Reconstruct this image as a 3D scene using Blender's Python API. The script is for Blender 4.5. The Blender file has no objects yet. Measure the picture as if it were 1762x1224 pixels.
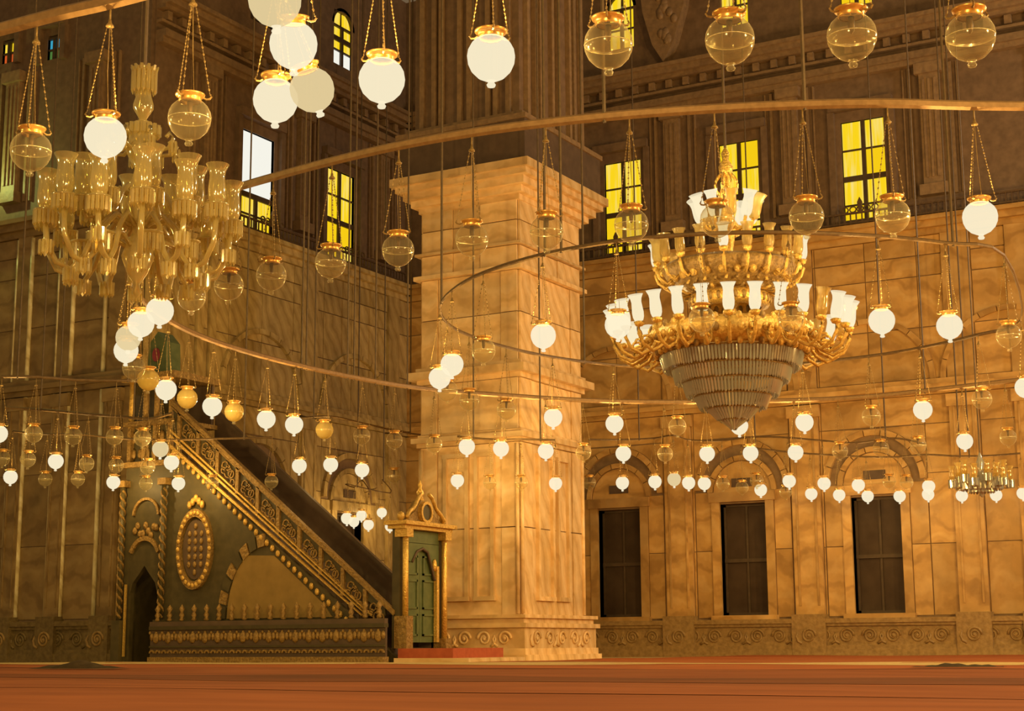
import bpy, bmesh, math, random
from mathutils import Vector, Matrix
random.seed(7)
PI = math.pi
scn = bpy.context.scene
COL = scn.collection

# ------------------------------------------------------------------ camera
F, CX, CY, HOR = 2740.0, 881.0, 612.0, 1110.0
YAW, ROLL, EYE = math.radians(29.4), 0.006, 0.36
_p = math.atan((HOR-CY)/F)
_f0 = Vector((-math.sin(YAW), math.cos(YAW), 0)); _r0 = Vector((math.cos(YAW), math.sin(YAW), 0)); _u0 = Vector((0, 0, 1))
FWD = _f0*math.cos(_p)+_u0*math.sin(_p)
_u1 = _u0*math.cos(_p)-_f0*math.sin(_p)
RIGHT = _r0*math.cos(ROLL)-_u1*math.sin(ROLL)
UP = _u1*math.cos(ROLL)+_r0*math.sin(ROLL)
CAM = Vector((0, 0, EYE))
cd = bpy.data.cameras.new('camera'); cam = bpy.data.objects.new('camera', cd); COL.objects.link(cam)
cd.sensor_fit = 'HORIZONTAL'; cd.sensor_width = 36.0; cd.lens = 36.0*F/1762.0; cd.clip_end = 300
cam.matrix_world = Matrix(((RIGHT.x, UP.x, -FWD.x, 0), (RIGHT.y, UP.y, -FWD.y, 0), (RIGHT.z, UP.z, -FWD.z, EYE), (0, 0, 0, 1)))
scn.camera = cam

def ray(x, y): return FWD+RIGHT*((x-CX)/F)-UP*((y-CY)/F)
def at_z(x, y, z): r = ray(x, y); return CAM+r*((z-EYE)/r.z)
def at_y(x, y, Y): r = ray(x, y); return CAM+r*(Y/r.y)
def at_x(x, y, X): r = ray(x, y); return CAM+r*(X/r.x)
def at_d(x, y, d): return CAM+ray(x, y)*d
def pix(P):
    d = Vector(P)-CAM; z = d.dot(FWD)
    return CX+F*d.dot(RIGHT)/z, CY-F*d.dot(UP)/z, z

# ------------------------------------------------------------------ world, exposure, fill lights
vs = scn.view_settings
vs.view_transform = 'Standard'; vs.look = 'None'; vs.gamma = 1.0; vs.exposure = 0.0; vs.use_curve_mapping = False
w = bpy.data.worlds.new('hall_air'); scn.world = w; w.use_nodes = True
w.node_tree.nodes['Background'].inputs[0].default_value = (1.0, 0.66, 0.34, 1)
w.node_tree.nodes['Background'].inputs[1].default_value = 0.15
WARM = (1.0, 0.63, 0.20)
GLOBE_W = 150.0
def point(name, loc, energy, col=WARM, r=0.02):
    l = bpy.data.lights.new(name, 'POINT'); l.energy = energy; l.color = col; l.shadow_soft_size = r
    o = bpy.data.objects.new(name, l); o.location = loc; COL.objects.link(o); return o
# added unseen fill lights, standing in for hall lamps out of view
point('hall_fill_light', (9, 12, 6.5), 8500, WARM, 0.5)
point('hall_fill_light', (-2, -7, 6.5), 8000, WARM, 0.5)
point('hall_fill_light', (3, 27, 5.5), 4200, WARM, 0.5)
point('hall_fill_light', (-21, 6, 5.0), 1500, (0.95, 0.78, 0.24), 0.5)

point('window_daylight', (6, 37, 13.0), 4200, (1.0, 0.82, 0.62), 0.8)

# ------------------------------------------------------------------ materials
def N(t, k, **kw):
    n = t.nodes.new(k)
    for a, b in kw.items(): setattr(n, a, b)
    return n
def mat(name):
    m = bpy.data.materials.new(name); m.use_nodes = True; m.node_tree.nodes.clear()
    out = N(m.node_tree, 'ShaderNodeOutputMaterial'); return m, m.node_tree, out
def rgba(c): return (c[0], c[1], c[2], 1)

def simple(name, c1, c2=None, rough=.55, metal=0.0, scale=6.0, bump=0.0, alpha=1.0, stretch=(1, 1, 1), rnd=0.0, spec=.4, detail=5):
    m, t, out = mat(name); L = t.links
    b = N(t, 'ShaderNodeBsdfPrincipled'); L.new(b.outputs[0], out.inputs[0])
    b.inputs['Roughness'].default_value = rough; b.inputs['Metallic'].default_value = metal
    b.inputs['Alpha'].default_value = alpha; b.inputs['Specular IOR Level'].default_value = spec
    if c2 is None: b.inputs['Base Color'].default_value = rgba(c1); return m
    g = N(t, 'ShaderNodeNewGeometry'); mp = N(t, 'ShaderNodeMapping'); mp.inputs['Scale'].default_value = stretch
    L.new(g.outputs['Position'], mp.inputs[0])
    n = N(t, 'ShaderNodeTexNoise'); n.inputs['Scale'].default_value = scale; n.inputs['Detail'].default_value = detail
    L.new(mp.outputs[0], n.inputs['Vector'])
    r = N(t, 'ShaderNodeValToRGB'); r.color_ramp.elements[0].color = rgba(c1); r.color_ramp.elements[1].color = rgba(c2)
    r.color_ramp.elements[0].position = .32; r.color_ramp.elements[1].position = .68
    L.new(n.outputs['Fac'], r.inputs[0]); cout = r.outputs[0]
    if rnd:
        oi = N(t, 'ShaderNodeObjectInfo'); mr = N(t, 'ShaderNodeMapRange'); mr.inputs[3].default_value = 1-rnd; mr.inputs[4].default_value = 1+rnd
        L.new(oi.outputs['Random'], mr.inputs[0]); hs = N(t, 'ShaderNodeHueSaturation'); L.new(mr.outputs[0], hs.inputs['Value']); L.new(cout, hs.inputs['Color']); cout = hs.outputs[0]
    L.new(cout, b.inputs['Base Color'])
    if bump:
        bp = N(t, 'ShaderNodeBump'); bp.inputs['Strength'].default_value = bump; bp.inputs['Distance'].default_value = .05
        L.new(n.outputs['Fac'], bp.inputs['Height']); L.new(bp.outputs[0], b.inputs['Normal'])
    return m

def alabaster(name, base, dark, light, rough=.35):
    """veined yellowish marble; every slab shifts its own veins and tone"""
    m, t, out = mat(name); L = t.links
    b = N(t, 'ShaderNodeBsdfPrincipled'); L.new(b.outputs[0], out.inputs[0]); b.inputs['Roughness'].default_value = rough
    b.inputs['Specular IOR Level'].default_value = .3
    g = N(t, 'ShaderNodeNewGeometry'); oi = N(t, 'ShaderNodeObjectInfo')
    sc = N(t, 'ShaderNodeVectorMath', operation='SCALE'); cb = N(t, 'ShaderNodeCombineXYZ')
    for i in range(3): L.new(oi.outputs['Random'], cb.inputs[i])
    L.new(cb.outputs[0], sc.inputs[0]); sc.inputs['Scale'].default_value = 37.0
    ad = N(t, 'ShaderNodeVectorMath', operation='ADD'); L.new(g.outputs['Position'], ad.inputs[0]); L.new(sc.outputs[0], ad.inputs[1])
    wv = N(t, 'ShaderNodeTexWave'); wv.wave_type = 'RINGS'; wv.inputs['Scale'].default_value = .9; wv.inputs['Distortion'].default_value = 7.0
    wv.inputs['Detail'].default_value = 4.0; wv.inputs['Detail Scale'].default_value = 1.1; L.new(ad.outputs[0], wv.inputs['Vector'])
    r = N(t, 'ShaderNodeValToRGB'); e = r.color_ramp.elements
    e[0].color = rgba(dark); e[0].position = .0; e[1].color = rgba(light); e[1].position = 1.0
    k = e.new(.22); k.color = rgba(base); k = e.new(.7); k.color = rgba(base)
    L.new(wv.outputs['Fac'], r.inputs[0])
    n = N(t, 'ShaderNodeTexNoise'); n.inputs['Scale'].default_value = 2.2; n.inputs['Detail'].default_value = 8; L.new(ad.outputs[0], n.inputs['Vector'])
    mr0 = N(t, 'ShaderNodeMapRange'); mr0.inputs[1].default_value = .3; mr0.inputs[2].default_value = .7; mr0.inputs[3].default_value = .84; mr0.inputs[4].default_value = 1.12
    L.new(n.outputs['Fac'], mr0.inputs[0])
    mr = N(t, 'ShaderNodeMapRange'); mr.inputs[3].default_value = .84; mr.inputs[4].default_value = 1.14; L.new(oi.outputs['Random'], mr.inputs[0])
    mu = N(t, 'ShaderNodeMath', operation='MULTIPLY'); L.new(mr0.outputs[0], mu.inputs[0]); L.new(mr.outputs[0], mu.inputs[1])
    hs = N(t, 'ShaderNodeHueSaturation'); L.new(mu.outputs[0], hs.inputs['Value']); L.new(r.outputs[0], hs.inputs['Color'])
    L.new(hs.outputs[0], b.inputs['Base Color'])
    return m

def emit(name, c, s=1.0, noise=None, sampling='NONE'):
    m, t, out = mat(name); L = t.links
    e = N(t, 'ShaderNodeEmission'); e.inputs[0].default_value = rgba(c); e.inputs[1].default_value = s; L.new(e.outputs[0], out.inputs[0])
    if noise:
        g = N(t, 'ShaderNodeNewGeometry'); mp = N(t, 'ShaderNodeMapping'); mp.inputs['Scale'].default_value = (9, 9, .6); L.new(g.outputs['Position'], mp.inputs[0])
        n = N(t, 'ShaderNodeTexNoise'); n.inputs['Scale'].default_value = 1.2; L.new(mp.outputs[0], n.inputs['Vector'])
        r = N(t, 'ShaderNodeValToRGB'); r.color_ramp.elements[0].color = rgba(c); r.color_ramp.elements[1].color = rgba(noise)
        r.color_ramp.elements[0].position = .45; r.color_ramp.elements[1].position = .75
        L.new(n.outputs['Fac'], r.inputs[0]); L.new(r.outputs[0], e.inputs[0])
    m.cycles.emission_sampling = sampling
    return m

def glassy(name, tint, gloss=(1, .93, .75), haze=(.75, .62, .3), hz=.16, edge=.75, base=.06, rim=2.5, dm=.5):
    """thin dusty glass: mostly see-through, brighter at the rim"""
    m, t, out = mat(name); L = t.links
    tr = N(t, 'ShaderNodeBsdfTransparent'); tr.inputs[0].default_value = rgba(tint)
    gl = N(t, 'ShaderNodeBsdfGlossy'); gl.inputs[0].default_value = rgba(gloss); gl.inputs['Roughness'].default_value = .12
    df = N(t, 'ShaderNodeBsdfDiffuse'); df.inputs[0].default_value = rgba(haze)
    tl = N(t, 'ShaderNodeBsdfTranslucent'); tl.inputs[0].default_value = rgba(haze)
    dt = N(t, 'ShaderNodeMixShader'); L.new(df.outputs[0], dt.inputs[1]); L.new(tl.outputs[0], dt.inputs[2])
    m1 = N(t, 'ShaderNodeMixShader'); m1.inputs[0].default_value = hz; L.new(tr.outputs[0], m1.inputs[1]); L.new(dt.outputs[0], m1.inputs[2])
    lw = N(t, 'ShaderNodeLayerWeight'); lw.inputs[0].default_value = .5
    pw_ = N(t, 'ShaderNodeMath', operation='POWER'); pw_.inputs[1].default_value = rim; L.new(lw.outputs['Facing'], pw_.inputs[0])
    mr = N(t, 'ShaderNodeMapRange'); mr.inputs[3].default_value = base; mr.inputs[4].default_value = edge; L.new(pw_.outputs[0], mr.inputs[0])
    gd = N(t, 'ShaderNodeMixShader'); gd.inputs[0].default_value = dm; L.new(gl.outputs[0], gd.inputs[1]); L.new(dt.outputs[0], gd.inputs[2])
    m2 = N(t, 'ShaderNodeMixShader'); L.new(mr.outputs[0], m2.inputs[0]); L.new(m1.outputs[0], m2.inputs[1]); L.new(gd.outputs[0], m2.inputs[2])
    L.new(m2.outputs[0], out.inputs[0]); return m

def milk(name, c, t_):
    """lit opal glass: glows itself and lets part of the bulb's light through"""
    m, t, out = mat(name); L = t.links
    e = N(t, 'ShaderNodeEmission'); e.inputs[0].default_value = rgba(c); e.inputs[1].default_value = 1.0
    tr = N(t, 'ShaderNodeBsdfTransparent')
    mx = N(t, 'ShaderNodeMixShader'); mx.inputs[0].default_value = t_; L.new(e.outputs[0], mx.inputs[1]); L.new(tr.outputs[0], mx.inputs[2])
    L.new(mx.outputs[0], out.inputs[0]); m.cycles.emission_sampling = 'NONE'; return m

M = {}
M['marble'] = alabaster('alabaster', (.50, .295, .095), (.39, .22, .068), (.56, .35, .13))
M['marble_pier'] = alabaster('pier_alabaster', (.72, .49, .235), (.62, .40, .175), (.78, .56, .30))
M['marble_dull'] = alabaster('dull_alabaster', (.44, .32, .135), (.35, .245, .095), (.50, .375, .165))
M['marble_left'] = alabaster('shaded_alabaster', (.27, .18, .075), (.21, .135, .055), (.31, .215, .095))  # darker copy of the alabaster: the left wall's shade put into colour
M['carved_shade'] = simple('shaded_carved_marble', (.13, .09, .035), (.21, .15, .06), .5, scale=9, bump=.3)  # darkened copy of the carved marble for shading low on the left wall
M['joint'] = simple('joint_mortar', (.2, .13, .07), (.26, .17, .09), .8)
M['bead'] = alabaster('lit_bead_marble', (.72, .62, .36), (.56, .45, .24), (.86, .78, .52))  # pale tone paints the light along the left wall's pilaster edges
M['carved'] = simple('carved_marble', (.25, .155, .055), (.38, .245, .09), .5, scale=9, bump=.3)
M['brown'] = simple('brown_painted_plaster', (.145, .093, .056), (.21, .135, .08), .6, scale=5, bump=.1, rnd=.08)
M['brown_lit'] = simple('lit_carved_stucco', (.205, .132, .073), (.29, .19, .10), .5, scale=7, bump=.2, rnd=.08)  # lighter, lit copy of the plaster brown for raised mouldings
M['dark'] = simple('dark_vent_and_shade', (.085, .055, .036), (.12, .078, .05), .7, scale=4)  # also puts the shade on the upper pier's plinth into its colour
M['iron'] = simple('dark_iron', (.10, .062, .034), (.15, .092, .05), .5, metal=.3, scale=20)
M['hoop'] = simple('rusty_hoop_iron', (.27, .165, .07), (.36, .225, .10), .5, metal=.2, scale=14)
M['hoopdark'] = simple('dark_hoop_iron', (.13, .078, .03), (.19, .115, .045), .5, metal=.1, scale=14)
M['rod'] = simple('thin_dark_rod', (.10, .07, .035), (.15, .10, .05), .5, scale=14)
M['brass'] = simple('lamp_brass', (.72, .38, .09), (.88, .55, .17), .3, metal=.55, scale=25)
M['chain'] = simple('chain_brass', (.27, .18, .065), (.38, .26, .095), .5, metal=.15, scale=30)
M['gold'] = simple('gilded_wood', (.50, .30, .06), (.72, .47, .12), .4, metal=.35, scale=22, bump=.5)
M['goldbright'] = simple('gilded_bronze', (.70, .42, .08), (.92, .64, .18), .28, metal=.6, scale=30, bump=.5)
M['golddim'] = simple('worn_gilded_carving', (.20, .12, .035), (.36, .225, .065), .5, metal=.2, scale=18, bump=.6)
M['goldpanel'] = simple('golden_brown_panel', (.22, .14, .035), (.29, .185, .05), .5, scale=3)
M['minbar'] = simple('dark_green_wood', (.058, .047, .018), (.085, .067, .027), .5, scale=5, rnd=.1)
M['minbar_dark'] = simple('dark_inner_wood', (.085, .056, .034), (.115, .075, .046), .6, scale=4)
M['greendoor'] = simple('green_painted_wood', (.085, .115, .045), (.125, .155, .062), .4, scale=6)
M['carpet'] = simple('red_brown_carpet', (.22, .064, .022), (.30, .092, .032), .9, scale=1.6, bump=.25, stretch=(.35, 1, 1), spec=.1)
M['heap'] = simple('fold_shade_brown', (.045, .03, .015), (.075, .05, .025), .9, scale=8, spec=.1)  # dark colour stands for the shade in the carpet folds
M['carpet2'] = simple('rust_carpet', (.30, .085, .026), (.40, .12, .036), .9, scale=2.0, bump=.25, stretch=(.35, 1, 1), spec=.1)
M['carpetdark'] = simple('dark_carpet_band', (.13, .042, .016), (.21, .062, .021), .9, scale=1.2, stretch=(.3, 1, 1), spec=.1)  # darker tone for the carpet bands and backing
M['redstep'] = simple('red_step_cloth', (.34, .075, .03), (.42, .10, .04), .9, scale=8)
M['mat'] = simple('straw_matting', (.50, .36, .15), (.62, .46, .2), .9, scale=6, spec=.1)
M['winframe'] = simple('dark_window_frame', (.06, .04, .022), (.085, .055, .03), .6)
M['yellow'] = emit('yellow_lit_pane', (.96, .66, .012), 1.0, noise=(.95, .74, .2))
M['yellow2'] = emit('deep_yellow_pane', (.93, .60, .008), 1.0)
M['white'] = emit('open_sky_pane', (.92, .90, .80), 1.0)
M['orange'] = emit('orange_stained_pane', (.75, .12, .02), .8)
M['blue'] = emit('blue_stained_pane', (.05, .42, .62), .8)
M['green'] = emit('green_stained_pane', (.10, .25, .05), .7)
M['darkglass'] = simple('dark_window_glass', (.055, .036, .024), (.08, .054, .035), .45, scale=2, spec=.1)
M['waterglint'] = simple('pale_water_glint', (.85, .8, .6), None, .3)  # pale ring paints the highlight at the water's edge
M['milk'] = milk('lit_opal_glass', (1.0, .88, .61), .30)
M['milkdim'] = milk('dim_opal_glass', (.80, .63, .33), .28)
M['clear'] = glassy('clear_lamp_glass', (.92, .89, .76), haze=(.85, .78, .55), hz=.09, edge=1.0, base=.05, rim=4.0)
M['amber'] = glassy('amber_lamp_glass', (.8, .7, .36), haze=(.95, .8, .34), hz=.5, edge=1.0, base=.1, rim=3.0)
M['water'] = glassy('lamp_water', (.94, .92, .8), haze=(.9, .85, .65), hz=.1, edge=.5, base=.08)
M['crystal'] = glassy('crystal_glass', (.74, .67, .42), haze=(.95, .86, .46), hz=.22, edge=1.0, base=.24, rim=1.4, dm=.38)
M['crystalgrey'] = glassy('crystal_prism', (.55, .5, .42), haze=(.58, .60, .57), hz=.5, edge=.9, base=.3, rim=1.2)
M['shade'] = glassy('amber_glass_shade', (.86, .72, .36), haze=(.72, .58, .24), hz=.34, edge=.9, base=.14, rim=1.6)
M['shadelit'] = milk('lit_glass_shade', (1.0, .86, .56), .25)
M['maroon'] = simple('maroon_oval', (.2, .03, .045), (.26, .045, .06), .4)

# ------------------------------------------------------------------ mesh helpers
class MB:
    """collects shapes; T maps local (u, z, n) or (x, y, z) to world"""
    def __init__(s, T=None): s.v = []; s.f = []; s.T = T or (lambda a, b, c: (a, b, c))
    def add(s, vs_, fs_):
        o = len(s.v); s.v += [s.T(*p) for p in vs_]; s.f += [tuple(i+o for i in f) for f in fs_]; return s
    def box(s, a0, a1, b0, b1, c0, c1):
        return s.add([(a, b, c) for a in (a0, a1) for b in (b0, b1) for c in (c0, c1)],
                     [(0, 1, 3, 2), (4, 6, 7, 5), (0, 4, 5, 1), (2, 3, 7, 6), (0, 2, 6, 4), (1, 5, 7, 3)])
    def prism(s, poly, c0, c1):
        n = len(poly)
        return s.add([(p[0], p[1], c0) for p in poly]+[(p[0], p[1], c1) for p in poly],
                     [tuple(range(n)), tuple(range(2*n-1, n-1, -1))]+[(i, (i+1) % n, n+(i+1) % n, n+i) for i in range(n)])
    def arch(s, u, z, r0, r1, c0, c1, a0=0.0, a1=PI, seg=14, sz=1.0):
        vs_ = []; fs_ = []
        for i in range(seg+1):
            a = a0+(a1-a0)*i/seg; c, d = math.cos(a), math.sin(a)*sz
            vs_ += [(u+r0*c, z+r0*d, c0), (u+r1*c, z+r1*d, c0), (u+r1*c, z+r1*d, c1), (u+r0*c, z+r0*d, c1)]
        for i in range(seg):
            b = 4*i
            for k in range(4): fs_.append((b+k, b+(k+1) % 4, b+4+(k+1) % 4, b+4+k))
        fs_ += [(0, 1, 2, 3), (4*seg, 4*seg+3, 4*seg+2, 4*seg+1)]
        return s.add(vs_, fs_)
    def lathe(s, prof, c=(0, 0, 0), seg=16, phase=0.0, sq=False):
        vs_ = []; fs_ = []; n = len(prof)
        for i in range(seg):
            a = 2*PI*i/seg+phase
            for r, z in prof: vs_.append((c[0]+r*math.cos(a), c[1]+r*math.sin(a), c[2]+z))
        for i in range(seg):
            j = (i+1) % seg
            for k in range(n-1): fs_.append((i*n+k, j*n+k, j*n+k+1, i*n+k+1))
        return s.add(vs_, fs_)
    def tube(s, pts, r, sides=6, closed=False, flat=1.0):
        pts = [Vector(p) for p in pts]; n = len(pts); vs_ = []; fs_ = []
        rr = r if isinstance(r, (list, tuple)) else [r]*n
        for i, p in enumerate(pts):
            q0 = pts[(i-1) % n] if (closed or i) else p; q1 = pts[(i+1) % n] if (closed or i < n-1) else p
            d = (q1-q0).normalized()
            a = d.cross(Vector((0, 0, 1)))
            if a.length < .05: a = d.cross(Vector((0, 1, 0)))
            a.normalize(); b = a.cross(d)
            for k in range(sides):
                t = 2*PI*(k+.5)/sides; vs_.append(tuple(p+a*math.cos(t)*rr[i]+b*math.sin(t)*rr[i]*flat))
        m = n if closed else n-1
        for i in range(m):
            j = (i+1) % n
            for k in range(sides): fs_.append((i*sides+k, i*sides+(k+1) % sides, j*sides+(k+1) % sides, j*sides+k))
        if not closed: fs_ += [tuple(range(sides)), tuple(range(n*sides-1, (n-1)*sides-1, -1))]
        return s.add(vs_, fs_)
    def ball(s, c, rx, ry=None, rz=None, seg=8, rings=5):
        ry = rx if ry is None else ry; rz = rx if rz is None else rz
        vs_ = [(c[0], c[1], c[2]-rz)]; fs_ = []
        for j in range(1, rings):
            t = -PI/2+PI*j/rings
            for i in range(seg):
                a = 2*PI*i/seg; vs_.append((c[0]+rx*math.cos(t)*math.cos(a), c[1]+ry*math.cos(t)*math.sin(a), c[2]+rz*math.sin(t)))
        vs_.append((c[0], c[1], c[2]+rz)); top = len(vs_)-1
        for i in range(seg):
            fs_.append((0, 1+(i+1) % seg, 1+i)); fs_.append((top, top-seg+i, top-seg+(i+1) % seg))
            for j in range(rings-2):
                a = 1+j*seg; fs_.append((a+i, a+(i+1) % seg, a+seg+(i+1) % seg, a+seg+i))
        return s.add(vs_, fs_)
    def mesh(s, name, m, smooth=False):
        me = bpy.data.meshes.new(name); me.from_pydata(s.v, [], s.f); me.materials.append(M[m] if isinstance(m, str) else m)
        bm = bmesh.new(); bm.from_mesh(me); bmesh.ops.recalc_face_normals(bm, faces=bm.faces); bm.to_mesh(me); bm.free()
        if smooth: me.polygons.foreach_set('use_smooth', [True]*len(me.polygons))
        me.update(); return me
    def build(s, name, m, parent=None, smooth=False): return put(name, s.mesh(name, m, smooth), parent)
def put(name, me, parent=None, mtx=None):
    o = bpy.data.objects.new(name, me); COL.objects.link(o)
    if parent: o.parent = parent
    if mtx is not None: o.matrix_basis = mtx
    return o
def empty(name, loc=(0, 0, 0)):
    o = bpy.data.objects.new(name, None); o.empty_display_size = .2; o.location = loc; COL.objects.link(o); return o
def tag(o, label, cat=None, group=None, kind=None):
    o['label'] = label
    if cat: o['category'] = cat
    if group: o['group'] = group
    if kind: o['kind'] = kind
    return o
def struct(o, label=None):
    o['kind'] = 'structure'
    if label: o['label'] = label
    return o

# ------------------------------------------------------------------ the walls
XB, YA, YC = -27.4, 29.7, 41.8
def TC(u, z, n): return (u, YC-n, z)
def TA(u, z, n): return (u, YA-n, z)
def TB(u, z, n): return (XB+n, u, z)
TOP = 21.5
def cut(mb, u0, u1, z0, z1, n0, n1, holes):
    us = sorted({u0, u1}|{h[0] for h in holes}|{h[1] for h in holes}); us = [u for u in us if u0 <= u <= u1]
    for a, b in zip(us, us[1:]):
        hs = sorted([(h[2], h[3]) for h in holes if h[0] <= a+1e-6 and h[1] >= b-1e-6]); z = z0
        for p, q in hs:
            if p > z: mb.box(a, b, z, p, n0, n1)
            z = q
        if z < z1: mb.box(a, b, z, z1, n0, n1)
    return mb

# scroll of the carved plinth: one mesh for all
def spiral(name, m, r=.2, turns=2.0, th=.035):
    pts = [(r*(1-.8*i/26)*math.cos(turns*2*PI*i/26), r*(1-.8*i/26)*math.sin(turns*2*PI*i/26), 0) for i in range(27)]
    mb = MB(); mb.tube(pts, [th*(1-.4*i/26) for i in range(27)], 5)
    pts = [(-r*1.0, -r, 0), (-r*1.5, -r*.75, 0), (-r*1.75, -r*.1, 0), (-r*1.5, r*.5, 0)]
    mb.tube(pts, [th, th, th*.8, th*.3], 5); mb.ball((0, 0, 0), .05, .05, .03)
    return mb.mesh(name, m, True)
SCROLL = spiral('scroll', 'carved'); SCROLLD = spiral('scroll', 'carved_shade'); SCROLLP = spiral('scroll', 'marble_pier', .17, 1.5, .035)
def wall_mtx(T, u, z, n, flip=False):
    o = Vector(T(u, z, n)); ax = (Vector(T(u+1, z, n))-o)*(-1 if flip else 1); az = Vector(T(u, z+1, n))-o; an = Vector(T(u, z, n+1))-o
    return Matrix(((ax.x, az.x, an.x, o.x), (ax.y, az.y, an.y, o.y), (ax.z, az.z, an.z, o.z), (0, 0, 0, 1)))

wcount = [0]; tcount = [0]
def low_window(T, c, label, wm):
    """tall dark window with marble surround, lintel, vent and double arch"""
    wcount[0] += 1
    e = struct(empty('window_%d' % wcount[0], T(c, 1.12, 0)), label); P = e.location
    Q = lambda u, z, n: tuple(Vector(T(u, z, n))-P)
    h = .675
    mb = MB(Q)
    for s in (-1, 1): mb.box(c+s*h, c+s*(h-.07), 1.12, 4.2, -.34, -.24)
    mb.box(c-h, c+h, 4.13, 4.2, -.34, -.24).box(c-h, c+h, 1.12, 1.2, -.34, -.24).box(c-h, c+h, 2.58, 2.68, -.35, -.22).box(c-.03, c+.03, 1.2, 4.13, -.34, -.25)
    mb.build('window_frame', 'winframe', e)
    for s in (0, 1):
        for z0, z1 in ((1.2, 2.58), (2.68, 4.13)):
            a = c-h+.07 if s == 0 else c+.03
            MB(Q).box(a, a+h-.1, z0, z1, -.31, -.29).build('pane', 'darkglass', e)
    for s in (-1, 1): MB(Q).box(c+s*h, c+s*(h+.24), 1.05, 4.25, -.3, .09).build('jamb', wm, e)
    MB(Q).box(c-h-.3, c+h+.3, 4.25, 4.52, -.3, .14).build('lintel', wm, e)
    MB(Q).box(c-h-.28, c+h+.28, .98, 1.12, -.3, .22).build('window_sill', wm, e)
    poly = [(c+.86*math.cos(PI*i/14), 4.52+.86*math.sin(PI*i/14)) for i in range(15)]
    MB(Q).prism(poly, -.05, .03).build('tympanum', wm, e)
    MB(Q).box(c-.3, c+.3, 4.66, 4.9, .02, .06).build('vent', 'dark', e)
    for i in range(7): MB(Q).arch(c, 4.52, .88, 1.02, -.02, .10, PI*i/7+.012, PI*(i+1)/7-.012, 3).build('arch_stone', wm, e)
    for i in range(9): MB(Q).arch(c, 4.6, 1.24, 1.40, -.02, .12, PI*i/9+.009, PI*(i+1)/9-.009, 3).build('arch_stone', wm, e)

def up_window(T, c, z0, z1, hw, label, rows, arched=False, nb=-.4, lit=None, openz=None):
    wcount[0] += 1
    e = struct(empty('window_%d' % wcount[0], T(c, z0, nb)), label); P = e.location
    Q = lambda u, z, n: tuple(Vector(T(u, z, n))-P)
    mb = MB(Q); f = .06
    for s in (-1, 1): mb.box(c+s*hw, c+s*(hw+f), z0-f, z1+f, nb-.05, nb+.08)
    mb.box(c-hw, c+hw, z0-f, z0, nb-.05, nb+.08).box(c-hw, c+hw, z1, z1+f, nb-.05, nb+.08)
    mb.box(c-.055, c+.055, z0, z1 if openz is None else z0+(z1-z0)*rows[openz], nb-.03, nb+.07)
    n = len(rows)-1
    for i in range(1, n):
        zz = z0+(z1-z0)*rows[i]; t = .075 if i == 2 else .022
        mb.box(c-hw, c+hw, zz-t, zz+t, nb-.03, nb+.06)
    mb.build('window_frame', 'winframe', e)
    for i in range(n):
        for s in (-1, 1):
            g_ = .055 if openz is None or i < openz else 0
            a, b = sorted((c+s*g_, c+s*hw)); q0, q1 = z0+(z1-z0)*rows[i], z0+(z1-z0)*rows[i+1]
            m_ = lit(i, s) if lit else random.choice(['yellow', 'yellow2', 'yellow'])
            MB(Q).box(a, b, q0, q1, nb-.02, nb-.005).build('pane', m_, e)
    if arched:
        for s in (-1, 1):
            a0, a1 = (0.08, PI/2-.1) if s > 0 else (PI/2+.1, PI-.08)
            poly = [(c+s*.055, z1+f)]+[(c+hw*math.cos(a0+(a1-a0)*k/6), z1+f+hw*1.0*math.sin(a0+(a1-a0)*k/6)) for k in range(7)]
            MB(Q).prism(poly, nb-.02, nb-.005).build('pane', 'yellow', e)
        MB(Q).arch(c, z1+f, hw, hw+.1, nb-.05, nb+.1).build('window_arch', 'winframe', e)
    else:
        MB(Q).box(c-hw-.3, c+hw+.3, z1+.3, z1+.55, -.3, -.08).build('window_hood', 'brown', e)
        for s in (-1, 1): MB(Q).box(c+s*(hw+.16), c+s*(hw+.34), z0-.1, z1+.3, -.3, -.15).build('window_jamb', 'brown', e)

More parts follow.
